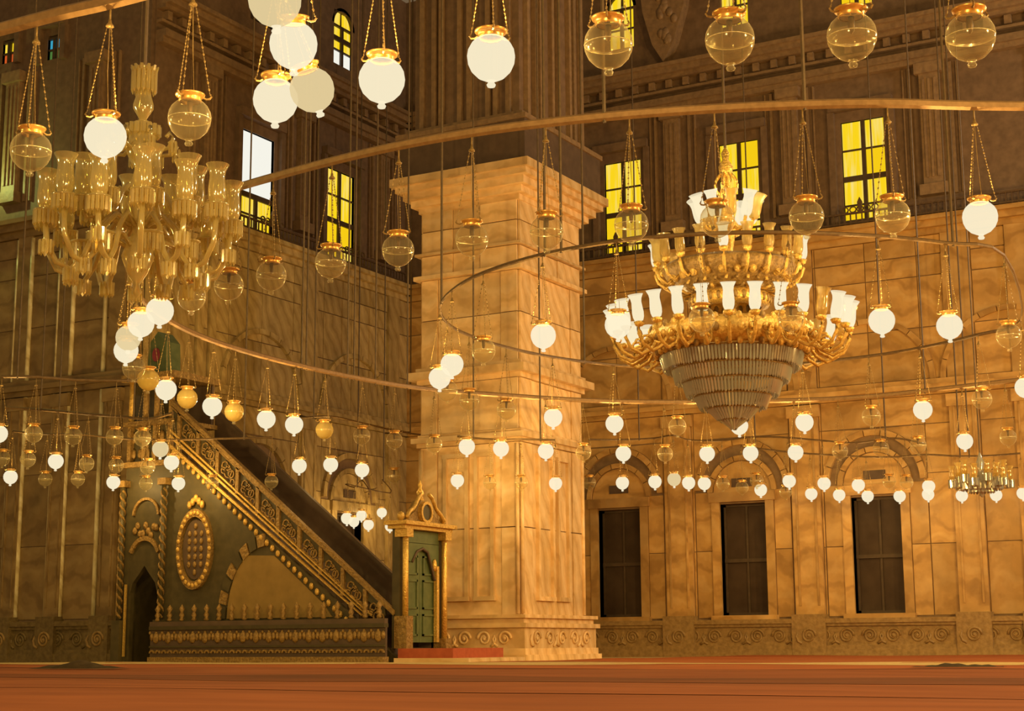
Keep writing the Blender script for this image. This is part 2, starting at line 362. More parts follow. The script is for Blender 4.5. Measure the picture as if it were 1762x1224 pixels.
def make_wall(name, side, T, u0, u1, wm, low, up, arch_bays, pilasters, label, beads=()):
    holes = [(c-.675, c+.675, 1.12, 4.2) for c in low]
    wl = struct(cut(MB(T), u0, u1, 0, 11.5, -.8, 0, holes).build(name, 'joint'), label)
    # field slabs between the openings, up to the ledge
    keep = [(c-1.42, c+1.42, 0, 6.05) for c in low]+[(p-w/2-.01, p+w/2+.01, 0, 20) for p, w in pilasters]
    cols = []; u = u0
    marks = sorted({u0, u1}|{round(k[0], 3) for k in keep}|{round(k[1], 3) for k in keep}); marks = [m_ for m_ in marks if u0 <= m_ <= u1]
    fine = []
    for a, b in zip(marks, marks[1:]):
        k = max(1, round((b-a)/1.35)); fine += [(a+(b-a)*i/k, a+(b-a)*(i+1)/k) for i in range(k)]
    for a, b in fine:
        if b-a < .06: continue
        for z0, z1 in ((1.05, 2.9), (2.9, 4.75), (4.75, 6.05), (6.05, 6.82)):
            if any(k[0]-.01 <= a and b <= k[1]+.01 and z1 <= k[3]+.01 for k in keep): continue
            MB(T).box(a+.011, b-.011, z0+.011, z1-.011, 0, .035).build('marble_slab', wm, wl)
        for z0, z1 in ((7.25, 8.65), (8.65, 10.05), (10.05, 10.62), (10.62, 11.15)):
            if any(k[0]-.01 <= a and b <= k[1]+.01 and k[3] > 15 for k in keep): continue
            MB(T).box(a+.011, b-.011, z0+.014, z1-.014, 0, .04+(.02 if z0 > 10.5 else 0)).build('marble_slab', wm, wl)
    for c in low:                                                   # infill beside the window arch
        for s in (-1, 1):
            a, b = sorted((c+s*.92, c+s*1.41))
            for z0, z1 in ((1.05, 2.9), (2.9, 4.55)): MB(T).box(a+.011, b-.011, z0+.011, z1-.011, 0, .035).build('marble_slab', wm, wl)
            MB(T).prism([(c+s*1.41, 4.58), (c+s*1.41, 6.04)]+[(c+s*1.41*math.sin(t), 4.6+1.41*math.cos(t)) for t in [.02+.2*k for k in range(8)]], 0, .03).build('spandrel', wm, wl)
    for p, w_ in pilasters:
        MB(T).box(p-w_/2, p+w_/2, 1.0, 6.78, 0, .15).build('pilaster', wm, wl)
        for s in (-1, 1): MB(T).box(p+s*w_/2*.72, p+s*w_/2*.58, 1.35, 6.45, .15, .175).build('pilaster_fillet', wm, wl)
        MB(T).box(p-w_/2-.06, p+w_/2+.06, 6.45, 6.78, 0, .2).build('pilaster_cap', wm, wl)
        MB(T).box(p-w_/2-.07, p+w_/2+.07, 0, 1.12, 0, .34).build('pilaster_base', 'carved_shade' if side == 'left' else 'carved', wl); put('scroll_carving', SCROLL, wl, wall_mtx(T, p, .55, .345))
        MB(T).box(p-w_/2, p+w_/2, 7.2, 11.15, 0, .12).build('pilaster', wm, wl)
    for p in beads:
        MB(T).tube([T0 for T0 in ((p, 1.1, .07), (p, 6.8, .07))], .062, 8).build('marble_bead', 'bead', wl, True)
        MB(T).tube([T0 for T0 in ((p, 7.25, .07), (p, 11.1, .07))], .062, 8).build('marble_bead', 'bead', wl, True)
    for c in arch_bays:
        for i in range(11): MB(T).arch(c, 7.22, 1.66, 1.80, .03, .15, PI*i/11+.007, PI*(i+1)/11-.007, 3).build('blind_arch_stone', wm, wl)
    for i, c in enumerate(low): low_window(T, c, 'tall dark window with marble surround, %s on the %s wall' % (['nearest the pier', 'second from the pier', 'third from the pier'][i] if side == 'right' else ['behind the pulpit stair', 'beside the pier'][i], side), wm)
    tcount[0] += 1
    t = struct(MB(T).box(u0, u1, 6.82, 6.95, 0, .16).box(u0, u1, 6.95, 7.08, 0, .28).box(u0, u1, 7.08, 7.22, 0, .2).build('trim_%d' % tcount[0], wm), 'stepped marble ledge running along the %s wall' % side)
    tcount[0] += 1
    t = struct(MB(T).box(u0, u1, 11.15, 11.32, -.2, .14).box(u0, u1, 11.32, 11.5, -.4, .3).box(u0, u1, 11.5, 11.62, -.6, .42).build('trim_%d' % tcount[0], wm), 'marble cornice at the top of the %s wall panelling' % side)
    # carved plinth
    cm = 'carved_shade' if side == 'left' else 'carved'
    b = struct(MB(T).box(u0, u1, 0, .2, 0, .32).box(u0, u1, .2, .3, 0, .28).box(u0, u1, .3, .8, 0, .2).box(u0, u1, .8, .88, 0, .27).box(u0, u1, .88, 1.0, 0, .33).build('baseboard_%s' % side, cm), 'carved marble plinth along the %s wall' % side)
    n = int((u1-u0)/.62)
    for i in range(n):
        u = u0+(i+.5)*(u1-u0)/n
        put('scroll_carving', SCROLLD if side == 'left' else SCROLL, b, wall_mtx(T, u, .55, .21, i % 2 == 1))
    return wl

def make_upper(side, T, u0, u1, wins, tops, pil, label, bands=True):
    holes = [(c-hw, c+hw, z0, z1) for c, z0, z1, hw in wins]+[(c-hw, c+hw, z0, z1+hw*1.02) for c, z0, z1, hw in tops]
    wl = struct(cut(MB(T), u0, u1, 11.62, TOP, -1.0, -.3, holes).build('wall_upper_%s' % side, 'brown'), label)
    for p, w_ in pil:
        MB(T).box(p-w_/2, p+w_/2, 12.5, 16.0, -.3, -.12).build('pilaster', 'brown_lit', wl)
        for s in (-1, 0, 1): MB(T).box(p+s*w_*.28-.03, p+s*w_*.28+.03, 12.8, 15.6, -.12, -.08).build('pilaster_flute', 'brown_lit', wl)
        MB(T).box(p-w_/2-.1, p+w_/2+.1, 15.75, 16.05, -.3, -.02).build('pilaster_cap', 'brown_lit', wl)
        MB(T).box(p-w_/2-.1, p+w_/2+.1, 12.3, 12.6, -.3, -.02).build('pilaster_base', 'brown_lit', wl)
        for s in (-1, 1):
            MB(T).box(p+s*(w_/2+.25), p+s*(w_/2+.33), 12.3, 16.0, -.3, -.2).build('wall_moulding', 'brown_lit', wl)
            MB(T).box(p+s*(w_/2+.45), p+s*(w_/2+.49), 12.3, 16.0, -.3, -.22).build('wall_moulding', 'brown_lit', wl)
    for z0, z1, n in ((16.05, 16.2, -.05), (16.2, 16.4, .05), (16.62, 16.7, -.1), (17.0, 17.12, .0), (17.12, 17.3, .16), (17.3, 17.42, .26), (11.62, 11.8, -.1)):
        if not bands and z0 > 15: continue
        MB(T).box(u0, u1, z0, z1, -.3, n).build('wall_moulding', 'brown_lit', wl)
    k = int((u1-u0)/.55) if bands else 0
    for i in range(k):
        u = u0+(i+.5)*(u1-u0)/k; MB(T).box(u-.09, u+.09, 16.74, 16.98, -.3, -.08).build('dentil', 'brown_lit', wl)
    return wl

# right wall
CB = [-20.0, -16.2, -12.43]
PILC = [(-18.1, .8), (-14.32, .8), (-9.95, .75), (-8.35, .6), (-5.2, .8)]
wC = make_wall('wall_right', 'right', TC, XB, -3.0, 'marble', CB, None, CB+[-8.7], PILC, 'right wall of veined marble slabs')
UW = [(-19.85, 11.95, 14.75, .60), (-16.12, 11.95, 14.75, .60), (-12.42, 11.95, 14.8, .61)]
UT = [(-19.8, 18.35, 19.6, .42), (-16.1, 18.35, 19.6, .42), (-12.42, 18.2, 19.6, .45)]
wUC = make_upper('right', TC, XB-1.0, -3.0, UW, UT, [(-18.15, .5), (-14.5, .5), (-10.45, .55), (-7.0, .55)], 'dark brown upper wall above the right marble wall')
ROWS = [0, .30, .42, .72, 1.0]
lr = ['beside the pier', 'behind the big chandelier', 'at the right']
for i, (c, z0, z1, hw) in enumerate(UW): up_window(TC, c, z0, z1, hw, 'yellow lit gallery window %s, upper right wall' % lr[i], [0, .15, .42, .71, 1.0])
for i, (c, z0, z1, hw) in enumerate(UT): up_window(TC, c, z0, z1, hw, 'small arched yellow window high %s, top edge' % lr[i], [0, .5, 1.0], True)
# carved corbel between the high windows
cb = MB(TC); 
cb.prism([(-19.0, 20.4), (-17.4, 20.4), (-17.55, 19.2), (-17.9, 18.1), (-18.25, 17.5), (-18.6, 18.1), (-18.9, 19.2)], -.3, .1)
corb = cb.build('carved_corbel', 'brown_lit', wUC)
for i in range(16):
    u = -18.2+random.uniform(-.5, .5)*(.4+.1*(i % 5)); z = 18.0+random.random()*2.2
    MB(TC).ball((u, z, .1), .12, .16, .07).build('leaf_lump', 'brown_lit', corb, True)

# middle wall (recedes behind the pier)
PILB = [(30.15, .5), (31.0, .6), (31.75, .25), (32.25, .25), (36.55, .7), (40.9, .6)]
wB = make_wall('wall_middle', 'middle', TB, YA, YC, 'marble_dull', [34.4, 38.7], None, [34.4, 38.9], PILB, 'middle wall of marble slabs receding behind the pier')
UWB = [(34.5, 11.95, 14.75, .72), (38.53, 11.95, 14.7, .72)]
UTB = [(38.55, 18.1, 19.35, .5), (34.5, 18.1, 19.35, .5)]
make_upper('middle', TB, YA+.42, YC+.3, UWB, UTB, [(32.2, .5), (36.5, .5), (40.7, .5)], 'dark brown upper wall above the middle marble wall')
up_window(TB, 34.5, 11.95, 14.75, .72, 'gallery window with white open upper half beside left chandelier', [0, .14, .34, 1.0], lit=lambda i, s: 'white' if i >= 2 else 'yellow', openz=2)
up_window(TB, 38.53, 11.95, 14.7, .72, 'tall yellow gallery window left of the pier', [0, .15, .42, .71, 1.0])
up_window(TB, 38.55, 18.1, 19.35, .5, 'small arched window with yellow and white panes high left of pier', [0, .4, .7, 1.0], True, lit=lambda i, s: 'white' if i == 0 else 'yellow')
up_window(TB, 34.5, 18.1, 19.35, .5, 'small arched window high beyond the hanging white lamps', [0, .4, .7, 1.0], True, lit=lambda i, s: 'darkglass')

# left wall
BEADS = [-31.82, -31.31, -30.26, -29.76, -28.63, -33.4, -33.9, -35.0, -35.5]
wA = make_wall('wall_left', 'left', TA, -39.0, XB, 'marble_left', [], None, [], [(-31.56, .5), (-30.0, .5), (-28.2, .5), (-33.6, .5)], 'left wall of shade-toned marble with pale vertical beads', BEADS)
AW = []
for px_, py_ in ((23, 92), (101, 85)):
    q = at_y(px_, py_, YA+.5); AW.append(q)
make_upper('left', TA, -39.0, XB-.36, [(q.x, q.z-.35, q.z+.35, .22) for q in AW], [], [(-32.6, .5), (-29.5, .5)], 'dark brown upper wall at the far left', False)
for q, (c1, c2), nm in zip(AW, (('orange', 'yellow'), ('green', 'blue')), ('orange and yellow', 'green and blue')):
    up_window(TA, q.x, q.z-.35, q.z+.25, .22, 'tiny %s stained glass window at top left' % nm, [0, .5, 1.0], lit=lambda i, s: (c1 if i == 0 else c2))

# iron gallery railings on the cornices
def railing(T, u0, u1, crest, label):
    e = empty('gallery_railing', T((u0+u1)/2, 11.62, .25)); P = e.location.copy()
    Q = lambda u, z, n: tuple(Vector(T(u, z, n))-P)
    MB(Q).box(u0, u1, 11.96, 12.01, .22, .28).build('top_rail', 'iron', e); MB(Q).box(u0, u1, 11.68, 11.73, .22, .28).build('bottom_rail', 'iron', e)
    mb = MB(Q); k = int((u1-u0)/.16)
    for i in range(k+1):
        u = u0+(u1-u0)*i/k; mb.box(u-.016, u+.016, 11.62, 11.98, .235, .265)
    b = mb.build('balusters', 'iron', e); b['kind'] = 'stuff'
    for c in crest:
        for d in (-.42, -.2, 0, .2, .42):
            m2 = MB(Q); m2.tube([(c+d+.09*math.cos(t*PI/5), 12.09+.08*math.sin(t*PI/5), .25) for t in range(10)], .022, 4, True); m2.build('scroll_crest', 'iron', e)
        m2 = MB(Q); m2.prism([(c-.04, 12.01), (c+.04, 12.01), (c+.07, 12.28), (c, 12.42), (c-.07, 12.28)], .22, .28); m2.build('crest_finial', 'iron', e)
    tag(e, label, 'railing')
railing(TC, -23.0, -3.2, [-19.85, -16.12, -12.42], 'black iron gallery railing with scroll crests on the right wall cornice')
railing(TB, 31.0, 41.3, [34.5, 38.53], 'black iron gallery railing on the middle wall cornice left of pier')

# ------------------------------------------------------------------ floor and carpets
struct(MB().box(-60, 30, -12, 44, -.2, 0).build('floor', 'mat'), 'pale straw matting floor along the walls')
def carpet(x0, x1, y0, y1, z, m, label, bands=(), fold=None, pale=None):
    e = empty('carpet', ((x0+x1)/2, (y0+y1)/2, 0)); P = e.location.copy()
    nx, ny = 90, 40; vs_ = []; fs_ = []
    for j in range(ny+1):
        for i in range(nx+1):
            x = x0+(x1-x0)*i/nx; y = y0+(y1-y0)*j/ny
            h = z+.012*math.sin(x*.9+y*.3)*math.sin(y*1.1+x*.2)+.008
            if fold:
                for fx, fy, ax, ay, hh in fold: h += hh*math.exp(-((x-fx)/ax)**2-((y-fy)/ay)**2)
            vs_.append((x-P.x, y-P.y, max(h, z*.6)))
    for j in range(ny):
        for i in range(nx):
            a = j*(nx+1)+i; fs_.append((a, a+1, a+nx+2, a+nx+1))
    o = MB().add(vs_, fs_).build('carpet_pile', m, e, True)
    mb = MB(); mb.box(x0-P.x, x1-P.x, y0-P.y, y1-P.y, 0.001, z*.6); mb.build('carpet_backing', 'carpetdark', e)
    for b0, b1 in list(bands)+([pale] if pale else []):
        vs_ = []; fs_ = []
        for i in range(nx+1):
            for y in (b0, (b0+b1)/2, b1):
                x = x0+(x1-x0)*i/nx; h = z+.012*math.sin(x*.9+y*.3)*math.sin(y*1.1+x*.2)+.011
                vs_.append((x-P.x, y-P.y, h))
        for i in range(nx): fs_ += [(3*i, 3*i+3, 3*i+4, 3*i+1), (3*i+1, 3*i+4, 3*i+5, 3*i+2)]
        MB().add(vs_, fs_).build('cross_band', 'mat' if (b0, b1) == pale else 'carpetdark', e, True)
    return tag(e, label, 'carpet')
f1 = at_z(150, 1146, 0); f2 = at_z(1640, 1146, 0)
carpet(-45, 20, 19.0, 26.2, .03, 'carpet2', 'rust red carpet lying in front of the pulpit and pier', [(19.1, 19.5)], pale=(23.4, 26.1))
carpet(-45, 25, 9.5, 18.9, .035, 'carpet', 'red brown carpet with dark band across the middle floor', [(12.2, 14.4)])
carpet(-30, 25, -6.0, 9.4, .035, 'carpet', 'red brown carpet nearest the viewer at bottom edge', [(5.2, 5.6)])
carpet(-16.1, 4, 26.4, 41.2, .03, 'carpet2', 'orange red carpet along the right wall windows')
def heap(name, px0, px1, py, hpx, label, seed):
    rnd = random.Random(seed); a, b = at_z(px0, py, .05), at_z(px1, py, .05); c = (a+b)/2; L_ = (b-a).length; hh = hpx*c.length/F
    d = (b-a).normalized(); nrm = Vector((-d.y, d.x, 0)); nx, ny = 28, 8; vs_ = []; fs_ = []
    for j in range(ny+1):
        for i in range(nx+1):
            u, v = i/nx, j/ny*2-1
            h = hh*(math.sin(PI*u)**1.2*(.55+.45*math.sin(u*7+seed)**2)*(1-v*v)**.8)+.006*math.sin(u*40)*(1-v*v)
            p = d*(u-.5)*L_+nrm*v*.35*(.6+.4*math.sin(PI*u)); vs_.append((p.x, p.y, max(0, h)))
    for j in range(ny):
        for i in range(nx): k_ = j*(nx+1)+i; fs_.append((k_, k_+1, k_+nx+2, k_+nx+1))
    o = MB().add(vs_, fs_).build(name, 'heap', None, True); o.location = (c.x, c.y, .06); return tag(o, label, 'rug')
heap('carpet_fold', 62, 210, 1152, 13, 'carpet fold at far left, its shade put in as dark colour', 1)
heap('carpet_fold', 1570, 1730, 1149, 6, 'low carpet fold at far right, its shade put in as dark colour', 2)

# ------------------------------------------------------------------ the pier
PX0, PX1, PY0, PY1 = -20.29, -17.66, 31.65, 34.72
pier = tag(empty('marble_pier', ((PX0+PX1)/2, (PY0+PY1)/2, 0)), 'massive square pier of pale veined marble with stepped capital', 'pier')
PO = pier.location.copy()
def pbox(o, z0, z1, name, m, c=None, par=None, dz=0):
    return MB().box(PX0-o-PO.x, PX1+o-PO.x, PY0-o-PO.y, PY1+o-PO.y, z0, z1).build(name, m, par or pier)
pbox(0, 0, 11.0, 'core', 'joint')
faces = [(lambda u, z, n: (u-PO.x, PY0-n-PO.y, z), PX0, PX1), (lambda u, z, n: (PX1+n-PO.x, u-PO.y, z), PY0, PY1),
         (lambda u, z, n: (u-PO.x, PY1+n-PO.y, z), PX0, PX1), (lambda u, z, n: (PX0-n-PO.x, u-PO.y, z), PY0, PY1)]
for fi, (T, a, b) in enumerate(faces):
    wdt = b-a
    for z0, z1 in ((1.0, 3.0), (3.0, 4.95), (5.25, 6.45), (6.85, 8.0), (8.0, 9.0), (9.1, 9.6), (9.65, 10.2), (10.2, 10.7)):
        cuts_ = [0, .17, .83, 1.0] if z1 < 9.05 else [0, .33, .62, 1.0]
        for c0, c1 in zip(cuts_, cuts_[1:]):
            n = .05 if c0 in (0,) or c1 == 1.0 else .02
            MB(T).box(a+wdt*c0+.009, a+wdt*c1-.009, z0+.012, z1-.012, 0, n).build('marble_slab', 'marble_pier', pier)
    # raised panel frames below
    for p0, p1 in ((a+wdt*.24, a+wdt*.50), (a+wdt*.56, a+wdt*.76)):
        m2 = MB(T); z0, z1 = 1.35, 4.75
        m2.box(p0, p0+.09, z0+.1, z1-.1, .0, .10).box(p1-.09, p1, z0+.1, z1-.1, .0, .10).box(p0-.02, p1+.02, z0, z0+.1, .0, .11).box(p0-.02, p1+.02, z1-.1, z1, .0, .11)
        m2.build('panel_moulding', 'marble_pier', pier)
    for s_ in (a+.02, b-.02): MB(T).tube([(s_, 1.05, .06), (s_, 4.9, .06)], .05, 6).build('corner_bead', 'marble_pier', pier, True)
    # base frieze
    k = 5
    for i in range(k):
        u = a+(i+.5)*wdt/k
        o = put('scroll_carving', SCROLLP, pier, Matrix.Identity(4)); o.matrix_basis = wall_mtx(T, u, .5, .26, i % 2 == 1)
for o_, z0, z1, nm in ((.34, 0, .14, 'plinth'), (.28, .14, .28, 'base_step'), (.24, .28, .74, 'frieze'), (.32, .74, .84, 'base_step'), (.2, .84, .95, 'base_step'), (.28, .95, 1.03, 'base_step'),
                       (.10, 4.95, 5.05, 'ledge'), (.2, 5.05, 5.17, 'ledge'), (.08, 5.17, 5.25, 'ledge'), (.10, 6.45, 6.56, 'ledge'), (.28, 6.56, 6.74, 'ledge'), (.12, 6.74, 6.85, 'ledge'),
                       (.17, 9.0, 9.1, 'ledge'), (.15, 9.6, 9.66, 'ledge'), (.08, 10.68, 10.82, 'capital_step'), (.22, 10.82, 10.98, 'capital_step'), (.36, 10.98, 11.16, 'capital_step'), (.5, 11.16, 11.3, 'capital_step'), (.6, 11.3, 11.5, 'abacus')):
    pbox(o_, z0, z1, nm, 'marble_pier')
up_ = tag(empty('upper_pier', ((PX0+PX1)/2, (PY0+PY1)/2, 11.5)), 'dark brown upper pier with vertical mouldings above the marble capital', 'pier')
def ubox(o, z0, z1, name, m): return MB().box(PX0-o-PO.x, PX1+o-PO.x, PY0-o-PO.y, PY1+o-PO.y, z0-11.5, z1-11.5).build(name, m, up_)
ubox(.45, 11.5, 12.5, 'shaded_plinth', 'dark'); ubox(.15, 12.5, TOP, 'shaft', 'brown'); ubox(.5, 12.5, 12.62, 'plinth_moulding', 'brown_lit'); ubox(.32, 12.62, 12.75, 'plinth_moulding', 'brown_lit')
for T, a, b in faces:
    T2 = lambda u, z, n, T=T: T(u, z-11.5, n)
    for c in (.04, .17, .25, .45, .55, .75, .83, .96):
        u = a+(b-a)*c; MB(T2).box(u-.06, u+.06, 12.75, TOP, .15, .27).build('vertical_moulding', 'brown_lit', up_)

# ------------------------------------------------------------------ the pulpit (minbar)
YM, YN = 27.4, 28.98
mn = tag(empty('pulpit', (-21.6, 28.2, 0)), 'tall dark carved and gilded wooden pulpit with a straight stair', 'pulpit')
MO = mn.location.copy()
def TM(u, z, n): return (u-MO.x, YM-n-MO.y, z)                       # camera-side face
def TF(u, z, n): return (u-MO.x, YN-n-MO.y, z)                       # far side
XL, XT, XD = -25.62, -24.3, -18.15
def rail_z(x): return .95+.793*(-18.06-x)
# side body under the stair: outline
def sidepoly(off, x0=XT, x1=XD): return [(x0, 0), (x1, 0), (x1, max(.1, rail_z(x1)+off)), (x0, rail_z(x0)+off)]
MB(TM).prism(sidepoly(-1.1), -.12, 0).build('side_panel', 'minbar', mn)
MB(TF).prism(sidepoly(-.02), 0, .1).build('far_balustrade', 'minbar_dark', mn)
n = 20
for i in range(n):
    x0 = XD-.15-(i+1)*(5.9/n); x1 = XD-.15-i*(5.9/n); z1 = max(.2, rail_z((x0+x1)/2)-.95)
    MB().box(x0-MO.x, x1-MO.x, YM+.12-MO.y, YN-.1-MO.y, max(0, z1-.5), z1).build('step', 'minbar_dark', mn)
def slant(off0, off1, n0, n1, name, m, x0=XT, x1=XD-.05):
    return MB(TM).prism([(x0, rail_z(x0)+off0), (x1, max(.96, rail_z(x1)+off0)), (x1, max(.98, rail_z(x1)+off1)), (x0, rail_z(x0)+off1)], n0, n1).build(name, m, mn)
slant(-.12, 0, -.06, .08, 'handrail', 'golddim'); slant(-.19, -.15, -.04, .06, 'rail_moulding', 'golddim')
bp = slant(-.68, -.16, -.06, 0, 'balustrade_panel', 'minbar', XT, XD-.3)
slant(-.74, -.68, -.02, .07, 'stair_string', 'gold', XT, -18.75); slant(-.88, -.80, -.02, .07, 'stair_string', 'gold', XT, -18.85)
slant(-.80, -.74, -.03, .02, 'string_inset', 'minbar', XT, -18.8)
fr = slant(-1.12, -1.02, -.02, .05, 'frill_moulding', 'gold', XT, -19.0)
for i in range(34):
    x = XT+.1+i*(5.1/34); MB(TM).ball((x, rail_z(x)-1.13, .03), .055, .08, .04).build('frill_leaf', 'gold', mn, True)
for i in range(10):
    x = XT+.25+i*.57
    MB(TM).box(x-.045, x+.045, rail_z(x)-.7, rail_z(x)-.12, 0, .06).build('balustrade_post', 'golddim', mn)
    for dx, dz, r in ((.2, -.55, .085), (.38, -.62, .075), (.16, -.72, .06), (.42, -.82, .06), (.29, -.66, .1), (.29, -.52, .05)):
        xx = x+dx; zz = rail_z(x)+dz-.793*0+(-.0)
        zz = rail_z(xx)+(dz+.24)*.75-.12
        MB(TM).tube([(xx+r*math.cos(t*PI/4), zz+r*1.15*math.sin(t*PI/4), .02) for t in range(8)], .02, 4, True).build('carved_loop', 'golddim', mn)
# portal tower on the left
tw = MB(TM).box(XL, XT, 2.15, 4.4, -.12, 0)
for s in (0, 1):
    a = XL if s == 0 else XT-.26; tw.box(a, a+.26, 0, 2.15, -.12, 0)
tw.build('tower_front', 'minbar', mn)
MB(TM).box(XL, XT, 0, 2.2, -1.4, -1.3).build('doorway_back', 'minbar_dark', mn); MB(TM).box(XL, XL+.1, 0, 6.4, -1.5, -.12).build('tower_side', 'minbar', mn)
MB(TM).box(XT-.1, XT, 0, 4.4, -1.5, -.12).build('tower_side', 'minbar', mn)
dc = (XL+XT)/2
for s in (-1, 1):                                                   # pointed door head
    MB(TM).prism([(dc+s*.42, 1.5), (dc+s*.42, 2.16), (dc, 2.16), (dc+s*.15, 1.98), (dc+s*.33, 1.78)], -.1, .02).build('door_head', 'minbar', mn)
MB(TM).arch(dc, 2.2, .42, .5, 0, .06, .15*PI, .85*PI, 10, 1.25).build('arch_moulding', 'golddim', mn)
for i in range(9): MB(TM).ball((dc-.32+.08*i, 2.95+.12*math.sin(i*1.9), .02), .07, .09, .04).build('carved_leaf', 'golddim', mn, True)
MB(TM).arch(dc, 3.3, .34, .4, 0, .05, 0, PI, 10).build('arch_moulding', 'golddim', mn)
for cx_ in (XL+.02, XT-.08):                                        # twisted columns
    core = MB(TM).tube([(cx_, .95, .1), (cx_, 3.95, .1)], .055, 8).build('twisted_column', 'minbar', mn, True)
    for ph in (0, PI):
        MB(TM).tube([(cx_+.055*math.cos(ph+t*.75), 1.0+t*.048, .1+.055*math.sin(ph+t*.75)) for t in range(61)], .027, 4).build('column_spiral', 'golddim', core)
    MB(TM).box(cx_-.12, cx_+.12, 0, .95, -.02, .2).build('column_pedestal', 'minbar', mn); MB(TM).box(cx_-.12, cx_+.12, 3.95, 4.1, -.02, .2).build('column_cap', 'golddim', mn)
MB(TM).box(XL+.16, XL+.21, .15, 1.75, .06, .1).build('gilt_door_edge', 'goldbright', mn)
# kiosk above
for z0, z1, o_ in ((4.4, 4.52, .1), (5.36, 5.46, .08), (6.4, 6.55, .14)): MB(TM).box(XL-o_, XT+o_, z0, z1, -1.5, o_).build('kiosk_cornice', 'golddim', mn)
for i, x in enumerate((XL+.06, XL+.5, XT-.5, XT-.06)):
    MB(TM).box(x-.05, x+.05, 4.52, 5.36, -.1, .02).build('kiosk_post', 'golddim', mn)
    MB(TM).tube([(x, 5.46, -.04), (x, 6.4, -.04)], .07, 8).build('kiosk_column', 'gold' if i == 0 else 'golddim', mn, True)
MB(TM).box(XL, XT, 4.52, 5.36, -.14, -.1).build('kiosk_panel', 'minbar', mn); MB(TM).box(XL, XT, 5.46, 6.4, -1.45, -1.35).build('kiosk_back', 'minbar_dark', mn)
for i in range(12): MB(TM).ball((XL+.12+(i % 6)*.21, 4.72+.38*(i//6), -.08), .08, .14, .04).build('carved_leaf', 'golddim', mn, True)
mm = MB(TM).prism([(-25.2, 6.55), (-24.62, 6.55), (-24.66, 7.3), (-24.9, 7.55), (-25.14, 7.3)], -.6, -.1).build('kiosk_roof', 'greendoor', mn)
MB(TM).arch(-24.91, 7.0, .001, .1, -.09, -.05, 0, 2*PI, 16, 1.6).build('roof_oval', 'maroon', mm)
# oval medallion
ov = MB(TM).arch(-23.48, 2.48, .40, .50, 0, .1, 0, 2*PI, 32, 1.78).build('oval_frame', 'golddim', mn)
for i in range(28):
    a = 2*PI*i/28; MB(TM).ball((-23.48+.45*math.cos(a), 2.48+.80*math.sin(a), .1), .05, .06, .03).build('frame_bead', 'gold', ov, True)
md = MB(TM).arch(-23.48, 2.48, .001, .36, 0, .03, 0, 2*PI, 24, 1.85).build('oval_panel', 'minbar_dark', mn)
for i in range(7):
    for j in (-1, 0, 1):
        if abs(i-3) == 3 and j: continue
        MB(TM).ball((-23.48+j*.17, 2.48+(i-3)*.17, .04), .05, .075, .03).build('oval_flower', 'golddim', md, True)
for i in range(5): MB(TM).ball((-23.48+(i-2)*.09, 3.46+.07*(2-abs(i-2)), .06), .06, .1, .05).build('crest_leaf', 'gold', ov, True)
# arched bay with golden panel
gp = [(-22.55, .95)]+[(-21.45-1.1*math.cos(t*PI/16), .95+1.62*math.sin(t*PI/16)) for t in range(1, 6)]
x_ = gp[-1][0]
gp = gp+[(-21.3, min(2.35, rail_z(-21.3)-1.25)), (-20.0, rail_z(-20.0)-1.25), (-19.75, .95)]
MB(TM).prism(gp, 0, .03).build('golden_panel', 'goldpanel', mn)
for i in range(8):
    t0, t1 = PI*.48*i/8, PI*.48*(i+1)/8-.03
    MB(TM).arch(-21.45, .95, 1.14, 1.34, 0, .05, PI-t1, PI-t0, 2, 1.35).build('arch_voussoir', 'golddim' if i % 2 else 'minbar', mn)
# portal with green doors at the stair foot (faces right)
def TP(u, z, n): return (XD+n-MO.x, u-MO.y, z)
Y0, Y1 = YM-.02, YN+.1; yc = (Y0+Y1)/2
for s in (0, 1):
    a = Y0 if s == 0 else Y1-.2
    MB(TP).box(a, a+.16, .3, 2.72, -.12, .06).build('portal_post', 'minbar', mn)
    u = a+.08
    MB(TP).tube([(u, .95 if s == 0 else .45, .15), (u, 2.6, .15)], .065, 8).build('gilt_column', 'goldbright', mn, True)
    MB(TP).box(a-.02, a+.22, 2.55, 2.72, -.05, .25).build('column_cap', 'gold', mn); MB(TP).box(a-.02, a+.22, .3, .95 if s == 0 else .5, -.05, .25).build('column_pedestal', 'golddim', mn)
MB(TP).box(Y1-.36, Y1-.27, .42, 2.0, .04, .12).build('gilt_door_jamb', 'goldbright', mn)
for s in (0, 1):
    a = Y0+.2 if s == 0 else yc; b_ = yc-.01 if s == 0 else Y1-.2
    d = MB(TP).box(a, b_, .42, 2.5, -.08, 0).build('door_leaf', 'greendoor', mn)
    for z0, z1 in ((.55, 1.0), (1.1, 1.7), (1.8, 2.2)):
        m2 = MB(TP); m2.box(a+.1, a+.14, z0, z1, 0, .03).box(b_-.14, b_-.1, z0, z1, 0, .03).box(a+.1, b_-.1, z0, z0+.04, 0, .03).box(a+.1, b_-.1, z1-.04, z1, 0, .03)
        m2.build('panel_moulding', 'greendoor', d)
MB(TP).box(Y0+.2, Y1-.2, 2.45, 2.72, -.1, .06).build('portal_lintel', 'greendoor', mn)
og = [(yc, 2.36), (yc+.22, 2.3), (yc+.36, 2.0), (yc+.48, 1.72), (Y1-.2, 1.66), (Y1-.2, 2.46), (Y0+.2, 2.46), (Y0+.2, 2.1), (yc-.4, 2.06), (yc-.25, 2.28)]
MB(TP).prism(og, 0, .06).build('ogee_valance', 'greendoor', mn)
